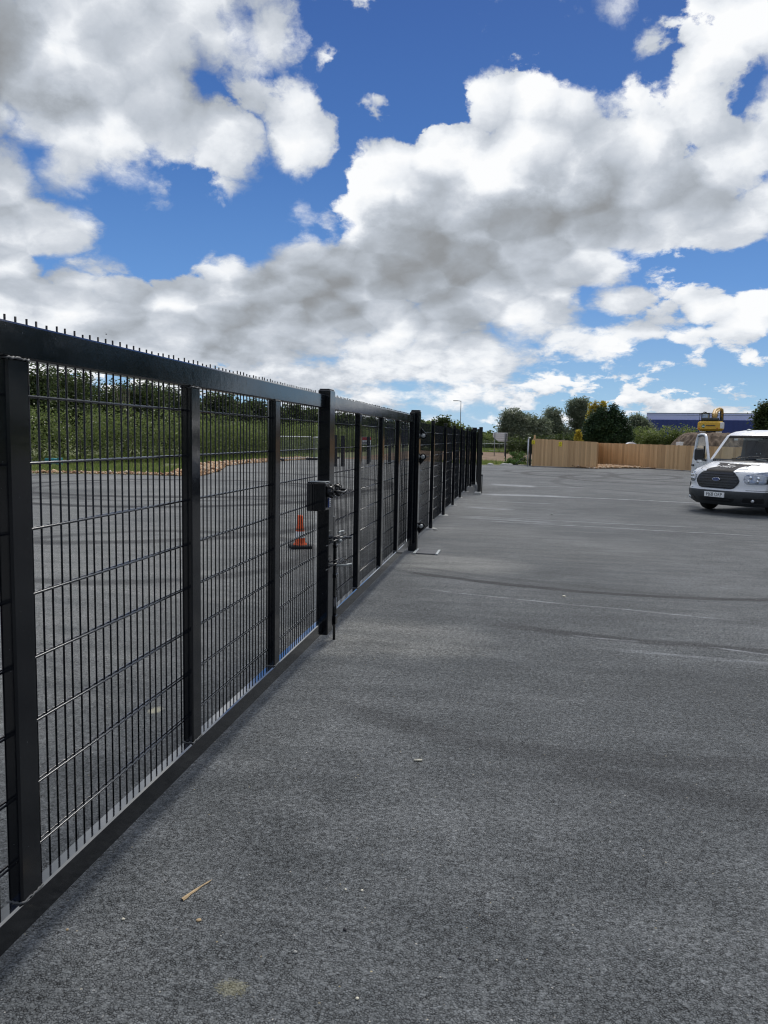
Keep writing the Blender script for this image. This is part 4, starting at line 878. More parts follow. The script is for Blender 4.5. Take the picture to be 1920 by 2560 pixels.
tree_l('willow_tree', 'upright grey green tree sloping down to the right above the second yellow sign', 1382, 98, [(1376, 1038, 17, 18), (1391, 1036, 10, 14), (1384, 1056, 20, 18), (1392, 1074, 22, 18), (1408, 1084, 18, 16), (1380, 1090, 32, 16)], LW, 12750, .115, 23, group=TG, clump=.26)
tree_l('willow_tree', 'tall open silvery tree left of the golden conifer', 1445, 100, [(1440, 1014, 20, 16), (1458, 1010, 14, 13), (1430, 1030, 10, 14), (1450, 1034, 20, 16), (1436, 1056, 12, 14), (1452, 1066, 16, 20), (1445, 1090, 22, 16)], LW, 13600, .115, 24, group=TG, clump=.26, trunk_r=.25)
gc = []
for i, (x, yt) in enumerate(((1478, 1008), (1489, 1004), (1500, 1007), (1509, 1003), (1484, 1014), (1496, 1013))): gc += [(x, yt+8, 6, 9), (x, yt+24, 8, 16), (x, yt+50, 10, 30)]
tree_l('golden_conifer', 'tall golden yellow conifer rising behind the big dark conifer', 1494, 97, gc, LG, 9000, .12, 25, group=TG, clump=.14)
tree_l('golden_conifer', 'small golden conifer just above the timber fence, left of the big dark conifer', 1445, 72, [(1445, 1082, 5, 7), (1445, 1092, 8, 10), (1446, 1106, 10, 12)], LG, 3000, .07, 26, group=TG, clump=.08, trunk_r=.06)
dc = [(1503, 1032, 12, 14), (1534, 1022, 8, 12), (1534, 1038, 16, 14), (1486, 1046, 14, 14), (1512, 1048, 20, 16), (1552, 1042, 9, 12), (1556, 1056, 15, 14), (1476, 1066, 16, 16), (1500, 1070, 24, 18), (1532, 1066, 24, 18), (1565, 1070, 12, 15), (1470, 1090, 18, 18), (1500, 1094, 26, 18), (1535, 1094, 28, 20), (1566, 1094, 16, 18)]
tree_l('dark_conifer', 'broad dense dark green conifer, largest tree behind the timber fence', 1517, 76, dc, LC, 24000, .105, 27, group=TG, clump=.16, trunk_r=.3)
tree_l('leafy_tree', 'grey green tree just right of the big dark conifer, beside the blue building', 1592, 95, [(1590, 1052, 16, 14), (1604, 1060, 16, 14), (1616, 1072, 14, 14), (1598, 1080, 26, 20), (1622, 1092, 20, 16)], LW, 12750, .115, 28, group=TG, clump=.26)
tree_l('leafy_tree', 'dark leafy tree at the right edge of the photo, above the van roof', 1912, 78, [(1908, 1028, 14, 14), (1922, 1022, 14, 16), (1896, 1042, 10, 12), (1915, 1054, 20, 18), (1940, 1040, 22, 22), (1904, 1074, 14, 16), (1930, 1074, 26, 22)], LD, 8000, .14, 29, group=TG, clump=.24)
def hedge(name, label, pts, m_, n_, size, seed, r, clump=.25, cat='hedge', group=None):
    """pts: (x, y, ztop) along the hedge, world"""
    g = np.random.default_rng(seed); root = empty(name, (pts[0][0], pts[0][1], 0), 0, label, cat, group); L = []
    for a, b in zip(pts[:-1], pts[1:]):
        d_ = math.hypot(b[0]-a[0], b[1]-a[1]); k = max(1, int(d_/(r*.8)))
        for i in range(k):
            t_ = i/k; x = a[0]+(b[0]-a[0])*t_; y = a[1]+(b[1]-a[1])*t_; z = (a[2]+(b[2]-a[2])*t_)*g.uniform(.86, 1.08)
            L.append((x-pts[0][0]+g.uniform(-.3, .3)*r, y-pts[0][1]+g.uniform(-.3, .3)*r, z*.72, r*g.uniform(.8, 1.1), r*g.uniform(.8, 1.1), z*.28)); L.append((x-pts[0][0], y-pts[0][1], z*.36, r, r, z*.36))
    mesh_leaves('foliage', [leaves(L, n_, size, g, clump, shell=.7)], m_, root)
    t = MB()
    for l in L[1::2]: t.tube([(l[0], l[1], -.05), (l[0]+.05, l[1], l[2]), (l[0]-.1, l[1]+.1, l[2]*1.9)], [.05, .035, .01], 5)
    t.build('stem', MT['bark'], root); return root
hedge('hedge', 'low dark hedgerow running below the blue building, left of the soil mound', [at(1606, 1074, 84), at(1640, 1076, 84), at(1660, 1070, 84), at(1700, 1074, 84), at(1735, 1080, 84), at(1790, 1090, 86)], LH, 11000, .13, 41, 1.3)
hedge('hedge', 'dark shrubs beneath the willows, between the site fencing and the timber fence', [at(1300, 1092, 84), at(1360, 1090, 84), at(1420, 1086, 84), at(1470, 1092, 84)], LD, 7000, .13, 42, 1.2)
# far field margins
hedge('hedge', 'distant green hedge behind the low site fencing', [at(1195, 1106, 118), at(1225, 1104, 118), at(1260, 1106, 118), at(1300, 1104, 118), at(1340, 1104, 118)], LD, 6500, .18, 43, 2.2)
hedge('shrub', 'brownish mound of shrubs left of the signboard', [at(1190, 1094, 135), at(1206, 1088, 135), at(1222, 1090, 135), at(1240, 1098, 135), at(1262, 1104, 135)], LH, 6500, .2, 44, 2.2, cat='shrub')
tree_l('leafy_tree', 'small dark round tree on the skyline just right of the open gate', 1214, 170, [(1214, 1089, 8, 6), (1210, 1095, 12, 8), (1222, 1097, 12, 8)], LD, 1500, .3, 45, clump=.4)
GT = 'trees beyond the mesh fence'
for i, (x0, x1, yt, D, lab) in enumerate(((1038, 1066, 1040, 95, 'treetop just above the fence beside the hinge post'), (1062, 1098, 1050, 100, 'low treetop showing over the second mesh panel'), (1092, 1128, 1040, 96, 'taller rounded treetop above the middle of the mesh fence'), (1120, 1152, 1052, 96, 'treetop sloping down to the lamp column'), (1160, 1194, 1071, 120, 'treetop peeping over the far hinge post'))):
    tree_px('leafy_tree', lab, x0-6, x1+6, yt, D, LD if i % 2 == 0 else LH, 3200, .19, 50+i, group=GT)
hedge('distant_trees', 'far line of trees low on the horizon', [(-260, 330, 9), (-150, 360, 8), (-60, 380, 6), (20, 390, 5.5), (120, 380, 6), (230, 330, 8), (330, 240, 9)], LD, 22000, .8, 46, 7, clump=1.2, cat='trees')

# tree belt added out of frame so the gate's paint mirrors something dark
hedge('added_tree_belt', 'unseen belt of trees added on the right and behind, to darken the reflections in the gate', [(31, 76, 13), (40, 62, 13), (44, 44, 13), (36, 26, 12), (30, 5, 10), (28, -14, 10), (14, -26, 10), (-6, -30, 9), (-30, -26, 9)], LD, 42000, .36, 47, 3.4, clump=.6, cat='trees')
# left side behind the gate : hedge and tree row
HB = [gnd(20, 1160), gnd(100, 1158), gnd(200, 1157), gnd(330, 1155), gnd(450, 1152), gnd(560, 1147), gnd(670, 1140), gnd(760, 1134), gnd(840, 1130), gnd(930, 1126)]
def zt(px_, py_, P): D = math.hypot(P[0]-CAM[0], P[1]-CAM[1]); return at(px_, py_, D)[2]
HT = [(p[0], p[1], zt(x, y, p)) for p, x, y in zip(HB, (20, 100, 200, 330, 450, 560, 670, 760, 840, 930), (1010, 1012, 1020, 1020, 1026, 1052, 1058, 1062, 1066, 1072))]
hedge('hedge', 'long thick green hedge flecked with pale blossom seen through the gate mesh', [(-44, 20, 2.8)]+HT, LH, 150000, .062, 60, 1.5, clump=.22)
g = np.random.default_rng(61); pet = []
for k in range(170):
    i = g.integers(len(HT)-1); t_ = g.random(); a, b = HT[i], HT[i+1]; x = a[0]+(b[0]-a[0])*t_; y = a[1]+(b[1]-a[1])*t_; z = (a[2]+(b[2]-a[2])*t_)*g.uniform(.3, 1.0)
    v = np.array([CAM[0]-x, CAM[1]-y]); v /= np.linalg.norm(v); pet.append((x+v[0]*1.35+g.normal()*.2, y+v[1]*1.35+g.normal()*.2, z))
pet = np.array(pet); s_ = .034; N_ = len(pet)
V = np.stack([pet+np.array(q)*s_ for q in ((-1, 0, -.3), (0, -.5, 1), (1, 0, .2), (0, .5, -1))], 1); tag(link('blossom', np_mesh('blossom', V, np.arange(4*N_)), MT['petal']), kind='stuff')
blades('tall_grass', [p[:2] for p in HT], 2.0, 3500, .3, .75, 62, wd=.02)
SK = [(-30, 60, 900, 46), (50, 140, 902, 44), (110, 190, 908, 46), (170, 240, 925, 48), (215, 290, 948, 50), (270, 345, 960, 52), (325, 400, 950, 52), (375, 450, 962, 54), (430, 510, 975, 56), (490, 565, 985, 58), (545, 615, 992, 62), (600, 670, 1000, 66), (655, 722, 1012, 72), (705, 765, 1006, 76), (750, 815, 1018, 84), (805, 860, 1030, 92), (850, 905, 1034, 100), (895, 950, 1042, 106), (940, 990, 1046, 112), (980, 1040, 1048, 118)]
seen = ['tallest dark tree at the far left, partly behind the nearest upright', 'dark bushy tree directly right of the nearest upright', 'tree with a rounded top seen at the upper left of the first mesh panel', 'tree stepping down towards the gap in the first mesh panel', 'short tree at the dip of the tree row', 'pale stemmed tree beside the dip in the tree row', 'rounded tree right of the bare stems, middle of the first panel', 'dark tree meeting the second upright', 'tree just right of the second upright', 'tree in the middle of the second mesh panel', 'tree at the right of the second mesh panel', 'dark tree meeting the third upright', 'round dark tree in the third mesh panel', 'tall dark tree just left of the lock stile', 'tree seen at the left of the far leaf, past the lock stile', 'tree behind the first upright of the far leaf', 'tree behind the second panel of the far leaf', 'tree behind the third panel of the far leaf', 'tree behind the last panel of the far leaf', 'tree behind the bolted hinge post']
for i, ((x0, x1, yt, D), lab) in enumerate(zip(SK, seen)):
    tree_px('hedgerow_tree', lab, x0-14, x1+14, yt, D+3, LD, 13000 if i < 14 else 6000, .095+.0008*D*(i > 8), 70+i, group='trees in the row behind the hedge', clump=.30)
bs = empty('bare_tree', at(318, 1100, 50)[:2]+(0,), 0, 'bare pale twiggy stems standing in the dip of the tree row', 'tree'); tb_ = MB(); zb = at(318, 948, 50)[2]
for k in range(9):
    a = random.uniform(-.9, .9); tb_.tube([(a*.15, 0, 0), (a*.35, random.uniform(-.2, .2), zb*.5), (a, random.uniform(-.3, .3), zb*random.uniform(.8, 1.02))], [.035, .022, .008], 5)
tb_.build('stem', MT['bark'], bs)

# ------------------------------------------------------------------ timber fence (two stretches)
def board_fence(name, label, A, B, hA, hB, n_, seed, group='close-boarded timber fence stretches'):
    g = np.random.default_rng(seed); A, B = np.array(A), np.array(B); d_ = B-A; L_ = np.linalg.norm(d_); ang = math.atan2(d_[1], d_[0]); root = empty(name, (A[0], A[1], 0), ang, label, 'fence', group); w = L_/n_
    me = MB().box(0, 1, 0, .018, 0, 1, 0).mesh('board'); me.materials.append(MT['timber'])
    for i in range(n_):
        h = hA+(hB-hA)*(i+.5)/n_+g.normal(0, .006); o = link('board', me, None, root, (i*w, (-.012 if i % 2 else 0.0)+g.normal(0, .002), .02)); o.scale = (w*(1.10 if i % 2 else .97), 1, h-.02); o.rotation_euler = (0, g.normal(0, .003), 0)
    for z in (.3, .85, 1.35): MB().box(0, L_, .02, .06, z-.04, z+.04).build('rail', MT['timber'], root)
    k = max(2, int(L_/2)+1)
    for i in range(k): MB().box(-.05, .05, .062, .16, 0, hA+(hB-hA)*i/(k-1)-.06).build('post', MT['timber'], root, ((L_)*i/(k-1), 0, 0))
    return root
fA = at(1330, 1163, 47.2)[:2]; fB = at(1490, 1168, 46.0)[:2]; fC = at(1491, 1160, 52.0)[:2]; fD = at(1752, 1170, 47.0)[:2]; fE = at(1980, 1172, 43)[:2]
tf1 = board_fence('timber_fence', 'near stretch of pale boarded fence carrying two yellow warning signs', fA, fB, 1.66, 1.52, 34, 1)
tf2 = board_fence('timber_fence', 'longer set-back stretch of pale boarded fence running to the white van', fC, fE, 1.47, 1.37, 92, 2)
tag(MB().box(-.05, .05, -.05, .05, 0, 1.88).build('timber_post', MT['timber'], None, (at(1334, 1165, 47.35)[0], at(1334, 1165, 47.35)[1], 0)), 'tall timber post standing above the left end of the boarded fence', 'post')
tag(MB().box(0, math.hypot(fC[0]-fB[0], fC[1]-fB[1])*.98, 0, .04, 0, 1.5).build('return_panel', MT['timber'], None, (fB[0]+.03, fB[1]+.05, 0)), 'short timber return at the step between the two fence stretches', 'fence').rotation_euler = (0, 0, math.atan2(fC[1]-fB[1], fC[0]-fB[0]))
def on_line(A, B, px_, off=.03):
    v = ray(px_, 1120); M2 = np.array([[v[0], -(B[0]-A[0])], [v[1], -(B[1]-A[1])]]); s_ = np.linalg.solve(M2, np.array([A[0]-CAM[0], A[1]-CAM[1]])); p = CAM[:2]+v[:2]*s_[0]; n_ = np.array([CAM[0]-p[0], CAM[1]-p[1]]); n_ /= np.linalg.norm(n_); return p+n_*off, s_[0]
aF = math.atan2(fB[1]-fA[1], fB[0]-fA[0])
for px_, y0, y1, lab in ((1333, 1101, 1110.5, 'yellow warning sign at the left end of the boarded fence'), (1400.5, 1104.5, 1116, 'yellow warning sign in the middle of the near boarded fence')):
    p, t_ = on_line(fA, fB, px_); D_ = math.hypot(p[0]-CAM[0], p[1]-CAM[1]); z1 = at(px_, y0, D_)[2]; z0 = at(px_, y1, D_)[2]; h = z1-z0; w = .20
    s_ = empty('warning_sign', (p[0], p[1], (z0+z1)/2), aF, lab, 'sign', 'yellow warning signs on the timber fence')
    MB().box(-w/2, w/2, -.008, 0, -h/2, h/2, .002).build('panel', MT['sign_yellow'], s_)
    tri = MB(); pts = [(-.062, -.0), (.062, -.0), (0, .10)]
    for i in range(3): a, b = pts[i], pts[(i+1) % 3]; tri.tube([(a[0], -.0105, a[1]), (b[0], -.0105, b[1])], .006, 4)
    tri.box(-.006, .006, -.012, -.0085, .025, .065).box(-.07, .07, -.012, -.0085, -.06, -.045).box(-.055, .055, -.012, -.0085, -.09, -.078)
    tri.build('symbol', MT['ink'], s_)
# steel gate post beside the fence, with strut, and a black stake
p = at(1322, 1163, 47.6)
sp_ = empty('steel_post', (p[0], p[1], 0), 0, 'black and galvanised post with a leaning strut at the left end of the timber fence', 'post')
MB().box(.0, .12, -.05, .05, 0, 1.62, .008).build('post', BS, sp_); MB().cyl((-.07, 0, 0), (-.07, 0, 1.62), .045, 10).tube([(-.07, 0, 1.60), (-.05, 0, 1.68), (.05, 0, 1.70)], .035, 8).build('tube', MT['galv'], sp_)
MB().cyl((-.9, .2, .0), (-.05, .05, .62), .022, 6).cyl((-1.2, .1, .03), (-.1, .05, .03), .02, 6).build('strut', BS, sp_)
for z in (.3, .9): MB().box(.12, .17, -.02, .02, z-.02, z+.02).build('bracket', BS, sp_)
p = gnd(1480, 1170); tag(MB().tube([(p[0], p[1], 0), (p[0]+.06, p[1], .2), (p[0]+.13, p[1], .43)], [.035, .035, .03], 8).build('stake', MT['black_plastic']), 'short black stake leaning in the gravel before the fence step', 'stake')
p = at(1263, 1159, 49.5); tag(MB().box(-.035, .035, -.035, .035, 0, 1.95, .005).build('post', BS, None, (p[0], p[1], 0)), 'slim lone black post standing in front of the signboard', 'post')

# weeds along the fence
def weed(px_, py_, w, h, label, seed, m_=None, n_=260):
    g = np.random.default_rng(seed); p = gnd(px_, py_); root = empty('weed', (p[0], p[1], 0), 0, label, 'plant', 'weeds growing along the yard edge'); L = [(0, 0, h*.3, w*.5, w*.35, h*.3)]
    for i in range(5): L.append((g.uniform(-.35, .35)*w, g.uniform(-.2, .2)*w, g.uniform(.4, .85)*h, w*.16, w*.16, h*.16))
    mesh_leaves('foliage', [leaves(L, n_, .055, g, .06, per=6, shell=.2)], m_ or MT['leaf_weed'], root); t = MB()
    for l in L: t.tube([(0, 0, 0), (l[0]*.6, l[1]*.6, l[2]*.6), (l[0], l[1], l[2]+l[5])], [.012, .01, .004], 5)
    t.build('stem', MT['leaf_weed'], root)
weed(1334, 1161, .35, .42, 'small grey green weed at the left foot of the timber fence', 1)
weed(1374, 1160, .45, .55, 'spreading green weed with upright shoots below the left half of the fence', 2)
weed(1362, 1161, .7, .16, 'low mat of green weed just left of the upright-shooted one', 3)
weed(1428, 1162, .5, .55, 'densest dark green weed clump in the middle of the near fence', 4, LD, 420)
weed(1530, 1163, .22, .25, 'tiny green tuft at the foot of the set-back fence', 5, n_=120)
weed(1663, 1168, .2, .12, 'tiny dark tuft at the foot of the fence near the van', 6, n_=80)
weed(1300, 1160, 1.5, .85, 'large leafy bramble heap beside the steel post strut', 7, n_=1500)
weed(1282, 1161, 1.2, .42, 'lower sprawling weeds left of the bramble heap', 8, n_=800)
for x, y, lab in ((1226, 1162, 'white rock at the yard edge, left of the lone black post'), (1262, 1162.5, 'broad white rock pile at the foot of the lone black post'), (1275, 1163, 'small white rock right of the lone black post')):
    p = gnd(x, y); s_ = .22 if 'broad' not in lab else .34; mb = MB(); g = np.random.default_rng(x)
    mb.grid([[(s_*g.uniform(.8, 1.1)*math.sin(a)*math.cos(b), .2*math.sin(a)*math.sin(b), .11*g.uniform(.8, 1.1)*math.cos(a)) for b in np.linspace(0, 6.283, 10)] for a in np.linspace(0, 1.7, 6)]); o = mb.build('rock', MT['concrete'], None, (p[0], p[1], 0)); tag(o, lab, 'rock')

# ------------------------------------------------------------------ signboard, site fencing, lamp column
p = at(1250, 1100, 72); ang = math.atan2(p[1]-CAM[1], p[0]-CAM[0])-math.pi/2
sb = empty('signboard', (p[0], p[1], 0), ang, 'back of a grey road signboard with dark crossbars beyond the soil field', 'sign')
w = 35/F*72; z1 = at(1250, 1081.5, 72)[2]; z0 = at(1250, 1103.5, 72)[2]
MB().prism([(-w/2, z1), (w/2, z1), (w/2, z0), (-w/2+.50, z0), (-w/2, z0+.42)], 'y', 0, .02).build('panel', MT['white_sheet'], sb)
for k in range(4): MB().box(-w/2+.05, w/2-.02, -.03, -.002, z0+.10+.19*k, z0+.125+.19*k).build('crossbar', MT['pole_grey'], sb)
for x in (-w/2+.17, w/2-.2): MB().cyl((x, -.06, 0), (x, -.06, z1+.02), .04, 8).build('pole', MT['pole_grey'], sb)
def heras(a, b, z, label, zb=0.05, tint='galv_dull', group='temporary site fencing panels'):
    d_ = math.hypot(b[0]-a[0], b[1]-a[1]); r = empty('fence_panel', (a[0], a[1], 0), math.atan2(b[1]-a[1], b[0]-a[0]), label, 'fence', group); t = MB()
    rr = .08; t.tube([(0, 0, 0), (0, 0, z-rr), (rr*.3, 0, z-rr*.3), (rr, 0, z), (d_-rr, 0, z), (d_-rr*.3, 0, z-rr*.3), (d_, 0, z-rr), (d_, 0, 0)], .028, 6); t.cyl((0, 0, zb+.1), (d_, 0, zb+.1), .022, 6); t.build('frame', MT[tint], r)
    w_ = MB(); k = int(d_/.10)
    for i in range(1, k): w_.tube([(i*d_/k, 0, zb+.1), (i*d_/k, 0, z)], .003, 3, False)
    tag(w_.build('mesh', MT[tint], r, fix=False), kind='stuff')
    f_ = MB()
    for x in (0, d_): f_.box(x-.11, x+.11, -.3, .3, 0, .13, .02)
    f_.build('foot_block', MT['rubber'], r)
xs = [1160, 1212, 1248, 1286, 1313, 1336]
for i, (a, b) in enumerate(zip(xs[:-1], xs[1:])):
    D_ = 96; heras(at(a, 1120, D_)[:2], at(b, 1120, D_)[:2], at(a, 1109, D_)[2], ['leftmost far site fencing panel, behind the end gate post', 'far site fencing panel left of the signboard pole', 'far site fencing panel under the signboard', 'far site fencing panel carrying the white notice', 'rightmost far site fencing panel, next to the timber fence'][i])
for (x, y0, y1, w, lab) in ((1302, 1109, 1116, .36, 'larger white notice hanging on the far site fencing'), (1308.5, 1117, 1119.5, .22, 'smaller white notice below and right of the larger one')):
    q = at(x, y0, 95.6); q2 = at(x, y1, 95.6); tag(MB().box(-w/2, w/2, -.01, .0, q2[2], q[2]).build('notice', MT['white_sheet'], None, (q[0], q[1], 0)), lab, 'notice')
q = at(1285, 1127, 104); ff = empty('timber_rail_fence', (q[0], q[1], 0), 0, 'low weathered rail fence behind the far site fencing', 'fence')
for z in (.25, .5, .75): MB().box(-2.2, 1.6, 0, .04, z-.03, z+.03).build('rail', MT['bark'], ff)
for x in (-2.2, -.9, .4, 1.5): MB().box(x, x+.08, .04, .12, 0, .85).build('post', MT['bark'], ff)
# behind the gate
a = gnd(690, 1150); b = gnd(779, 1153); c = gnd(836, 1149)
q0 = at(700, 1086, 47); q1 = at(778, 1094, 50); q2 = at(838, 1094.5, 54)
heras(q0[:2], q1[:2], 1.50, 'site fencing panel seen through the third gate panel, below the dark trees', tint='galv_pale')
heras((q1[0]+.12, q1[1]+.1), q2[:2], 1.48, 'site fencing panel whose rounded corner post shows left of the lock stile', tint='galv_pale')
# dark steel bollards and signs seen through the far leaf
for x, y0, lab in ((838, 1087, 'first dark square bollard seen through the far leaf, nearest the lock stile'), (856, 1089, 'second dark square bollard seen through the far leaf'), (920, 1092, 'dark square bollard beside the red and white board'), (974, 1096, 'dark square bollard seen through the third far panel')):
    q = gnd(x, 1166 if x < 900 else 1160); D_ = math.hypot(q[0]-CAM[0], q[1]-CAM[1]); tag(MB().box(-.09, .09, -.09, .09, 0, at(x, y0, D_)[2], .01).build('steel_post', BS, None, (q[0], q[1], 0)), lab, 'post', 'dark posts behind the far gate leaf')
q = at(916, 1100, 48); rs = empty('site_board', (q[0], q[1], 0), .35, 'red and white site board on legs seen through the far leaf', 'sign')
zz = at(916, 1092, 48)[2]; z_ = at(916, 1111, 48)[2]
MB().box(-.30, .30, 0, .02, z_, zz).build('panel', MT['white_sheet'], rs); MB().box(-.28, .28, -.012, -.002, zz-.20, zz-.02).build('heading', MT['red'], rs); MB().box(-.25, .25, -.012, -.002, z_+.10, z_+.13).box(-.25, .2, -.012, -.002, z_+.05, z_+.07).build('text_lines', MT['ink'], rs); MB().cyl((-.26, .04, 0), (-.26, .04, zz), .025, 6).cyl((.26, .04, 0), (.26, .04, zz), .025, 6).build('leg', MT['pole_grey'], rs)
q = at(855, 1069, 130); nb = empty('distant_building', (q[0], q[1], 0), .1, 'small far blue and white building seen through the far leaf above the hedge', 'building')
MB().box(-1.9, 2.2, 0, 6, 0, q[2]-.1).build('wall', MT['navy_clad'], nb); MB().box(-1.95, 2.25, -.05, 6.05, q[2]-.1, q[2]+.25).build('fascia', MT['white_sheet'], nb)
# lamp column
q = at(1152.5, 1003, 125); lc = empty('street_lamp', (q[0], q[1], 0), 0, 'tall slim grey street lamp rising beyond the mesh fence', 'street lamp')
MB().tube([(0, 0, 0), (0, 0, q[2]*.5), (0, 0, q[2])], [.09, .065, .05], 8).build('column', MT['pole_grey'], lc)
MB().tube([(0, 0, q[2]-.02), (-.25, -.05, q[2]+.05), (-.55, -.1, q[2]+.06)], .05, 6).build('arm', MT['pole_grey'], lc); MB().box(-1.25, -.5, -.22, .02, q[2]+.0, q[2]+.12, .03).build('lamp_head', MT['pole_grey'], lc)

# ------------------------------------------------------------------ blue warehouse
DB = 170; ba = at(1609, 1100, DB); bb = at(1893, 1100, DB); L_ = math.hypot(bb[0]-ba[0], bb[1]-ba[1]); wh = empty('warehouse', (ba[0], ba[1], 0), math.atan2(bb[1]-ba[1], bb[0]-ba[0]), 'long flat-roofed warehouse, navy below and lavender above, behind the digger', 'building')
zr = at(1750, 1034, DB)[2]; zs_ = at(1750, 1050, DB)[2]
MB().box(0, L_, 0, 40, 0, zs_).build('wall', MT['navy_clad'], wh); up_ = MB().box(.35, L_+.5, .4, 40, zs_+.003, zr).build('upper_wall', MT['lavender_clad'], wh)
MB().box(.3, L_+.55, .35, 40.05, zr, zr+.12).build('parapet', MT['slate_clad'], wh)
MB().box(.33, L_+.52, .36, .4, (zs_+zr)/2+.3, (zs_+zr)/2+.36).build('seam', MT['slate_clad'], up_)
for i in range(1, 24): MB().box(L_*i/24-.03, L_*i/24+.03, -.05, .0, .1, zs_-.05).build('cladding_rib', MT['navy_clad'], wh)
for x in (L_*.28, L_*.55, L_*.66, L_*.80): MB().box(x, x+2.4, -.08, -.02, 0, 2.8).build('loading_door', MT['slate_clad'], wh)
MB().box(L_*.985, L_*1.0, -.2, 0, 0, zs_*.55).build('corner_trim', MT['slate_clad'], wh)

# ------------------------------------------------------------------ soil mound with the digger, second heap
def mound(name, label, cx, cy, rx, ry, h, flat=.35, seed=0):
    root = tag(bpy.data.objects.new(name, None), label, 'soil heap'); bpy.data.objects.remove(root); n_ = 150
    def hf(x, y):
        r = math.hypot((x-cx)/rx, (y-cy)/ry); e = max(0, min(1, (1-r)/(1-flat))); b = bumps(x*2+seed, y*2, 1.2)*.08+abs(math.sin(math.atan2(y-cy, x-cx)*17+bumps(x, y)*2.5+h))*.30*(e > 0)*min(1, (1-e)*2.4)+bumps(x*5, y*5+seed)*.05
        return h*(e*e*(3-2*e))+b*(e > .02)-.06
    xs = np.linspace(cx-rx*1.05, cx+rx*1.05, n_); ys = np.linspace(cy-ry*1.05, cy+ry*1.05, n_); o = MB().grid([[(x, y, hf(x, y)) for x in xs] for y in ys]).build(name, MT['mound_soil'], fix=False); return tag(o, label, 'soil heap')
mc = at(1788, 1080, 78); mound('soil_mound', 'brown earth mound behind the fence that the yellow digger stands on', mc[0], mc[1], 5.2, 6.0, at(1780, 1082, 78)[2], .42)
m2 = at(1925, 1085, 74); mound('soil_mound', 'second brown earth heap at the right edge, behind the van roof', m2[0], m2[1], 3.2, 4.0, at(1925, 1086, 74)[2], .2, seed=4)
q = at(1916, 1084, 73.2); tag(MB().grid([[(q[0]+x*1.5, q[1]+y*.8, q[2]-.05+.22*math.sin(x*3+y)*(1-abs(x))+.12*(1-x*x)) for x in np.linspace(-.5, 1, 9)] for y in np.linspace(-.5, .5, 5)]).build('tarpaulin', MT['teal'], fix=False), 'teal sheet lying on the right-hand earth heap', 'tarpaulin')
for x, y, w, h, lab in ((1581, 1107, .95, .30, 'white pointed lorry roof peeping over the fence below the dark conifer'), (1704, 1108, .28, .34, 'small white box corner showing over the fence left of the earth mound')):
    q = at(x, y, 58); tag(MB().prism([(-w/2, 0), (w/2, 0), (w*.45, h*.35), (w*.05, h), (-w*.18, h*.9), (-w/2, h*.2)] if 'lorry' in lab else [(-w/2, 0), (w*.2, 0), (w/2, h), (-w/2, h*.95)], 'y', 0, 1.2).build('lorry_roof' if 'lorry' in lab else 'box', MT['white_sheet'], None, (q[0], q[1], q[2]-.25)), lab, 'roof' if 'lorry' in lab else 'box')

DX = 77.0; e0 = at(1776, 1078, DX); az_ = math.atan2(e0[0]-CAM[0], e0[1]-CAM[1])
ex_ = empty('excavator', (e0[0], e0[1], e0[2]-.62), -az_, 'yellow tracked excavator seen from behind on top of the earth mound', 'excavator')   # local +Y away from the camera, X right
px_m = DX/F; _c = math.cos(az_+YAW)
def ez(y): return (1078-y)*px_m*_c+.62
def exx(x): return (x-1776)*px_m*_c*_c
MB().box(exx(1743), exx(1809), 0, 1.1, ez(1077), ez(1053), .16).build('counterweight', MT['digger_yellow'], ex_)
cwt = ex_.children[0]
MB().box(exx(1798), exx(1809.5), -.01, 1.12, ez(1072), ez(1056), .05).build('side_panel', MT['white_sheet'], cwt)
lg = MB().prism([(exx(1752), ez(1066)), (exx(1758), ez(1071)), (exx(1763), ez(1065)), (exx(1757.5), ez(1060.5))], 'y', -.02, -.004).build('logo', MT['green_logo'], cwt)
MB().box(exx(1754), exx(1761), -.026, -.021, ez(1067), ez(1064.5)).build('logo_band', MT['white_sheet'], cwt)
for i, x in enumerate(np.linspace(1764.5, 1785, 9)): MB().box(exx(x), exx(x+1.9), -.02, -.004, ez(1065.5), ez(1062.5)).build('lettering', MT['digger_dark'], cwt)
for x in (1746.5, 1792): MB().prism([(exx(x-1.8), ez(1072)), (exx(x+1.8), ez(1072)), (exx(x+.4), ez(1068.5))], 'y', -.02, -.004).build('reflector', MT['red'], cwt)
MB().box(exx(1751), exx(1796), .15, 1.9, ez(1052), ez(1044.5), .06).build('engine_hood', MT['digger_dark'], ex_)
cab = MB().box(exx(1751), exx(1753), .6, .7, ez(1053), ez(1033)).box(exx(1770), exx(1772), .6, .7, ez(1053), ez(1033)).box(exx(1751), exx(1753), 2.1, 2.2, ez(1053), ez(1033)).box(exx(1770), exx(1772), 2.1, 2.2, ez(1053), ez(1033)).box(exx(1750), exx(1773), .5, 2.3, ez(1034.5), ez(1032), .05).build('cab', MT['digger_dark'], ex_)
MB().box(exx(1752), exx(1771), .64, .66, ez(1044), ez(1034.5)).build('window', MT['glass'], cab); MB().box(exx(1767), exx(1771), 1.0, 1.2, ez(1046), ez(1036)).build('seat', MT['digger_yellow'], cab)
MB().tube([(exx(1756), 1.2, ez(1032)), (exx(1757), 1.2, ez(1029.5)), (exx(1764), 1.2, ez(1030.5))], .05, 6).build('work_lamp', MT['digger_dark'], cab)
hr = MB()
for x in (1747.5, 1778, 1805.5): hr.tube([(exx(x), .2, ez(1053)), (exx(x), .2, ez(1035))], .03, 5)
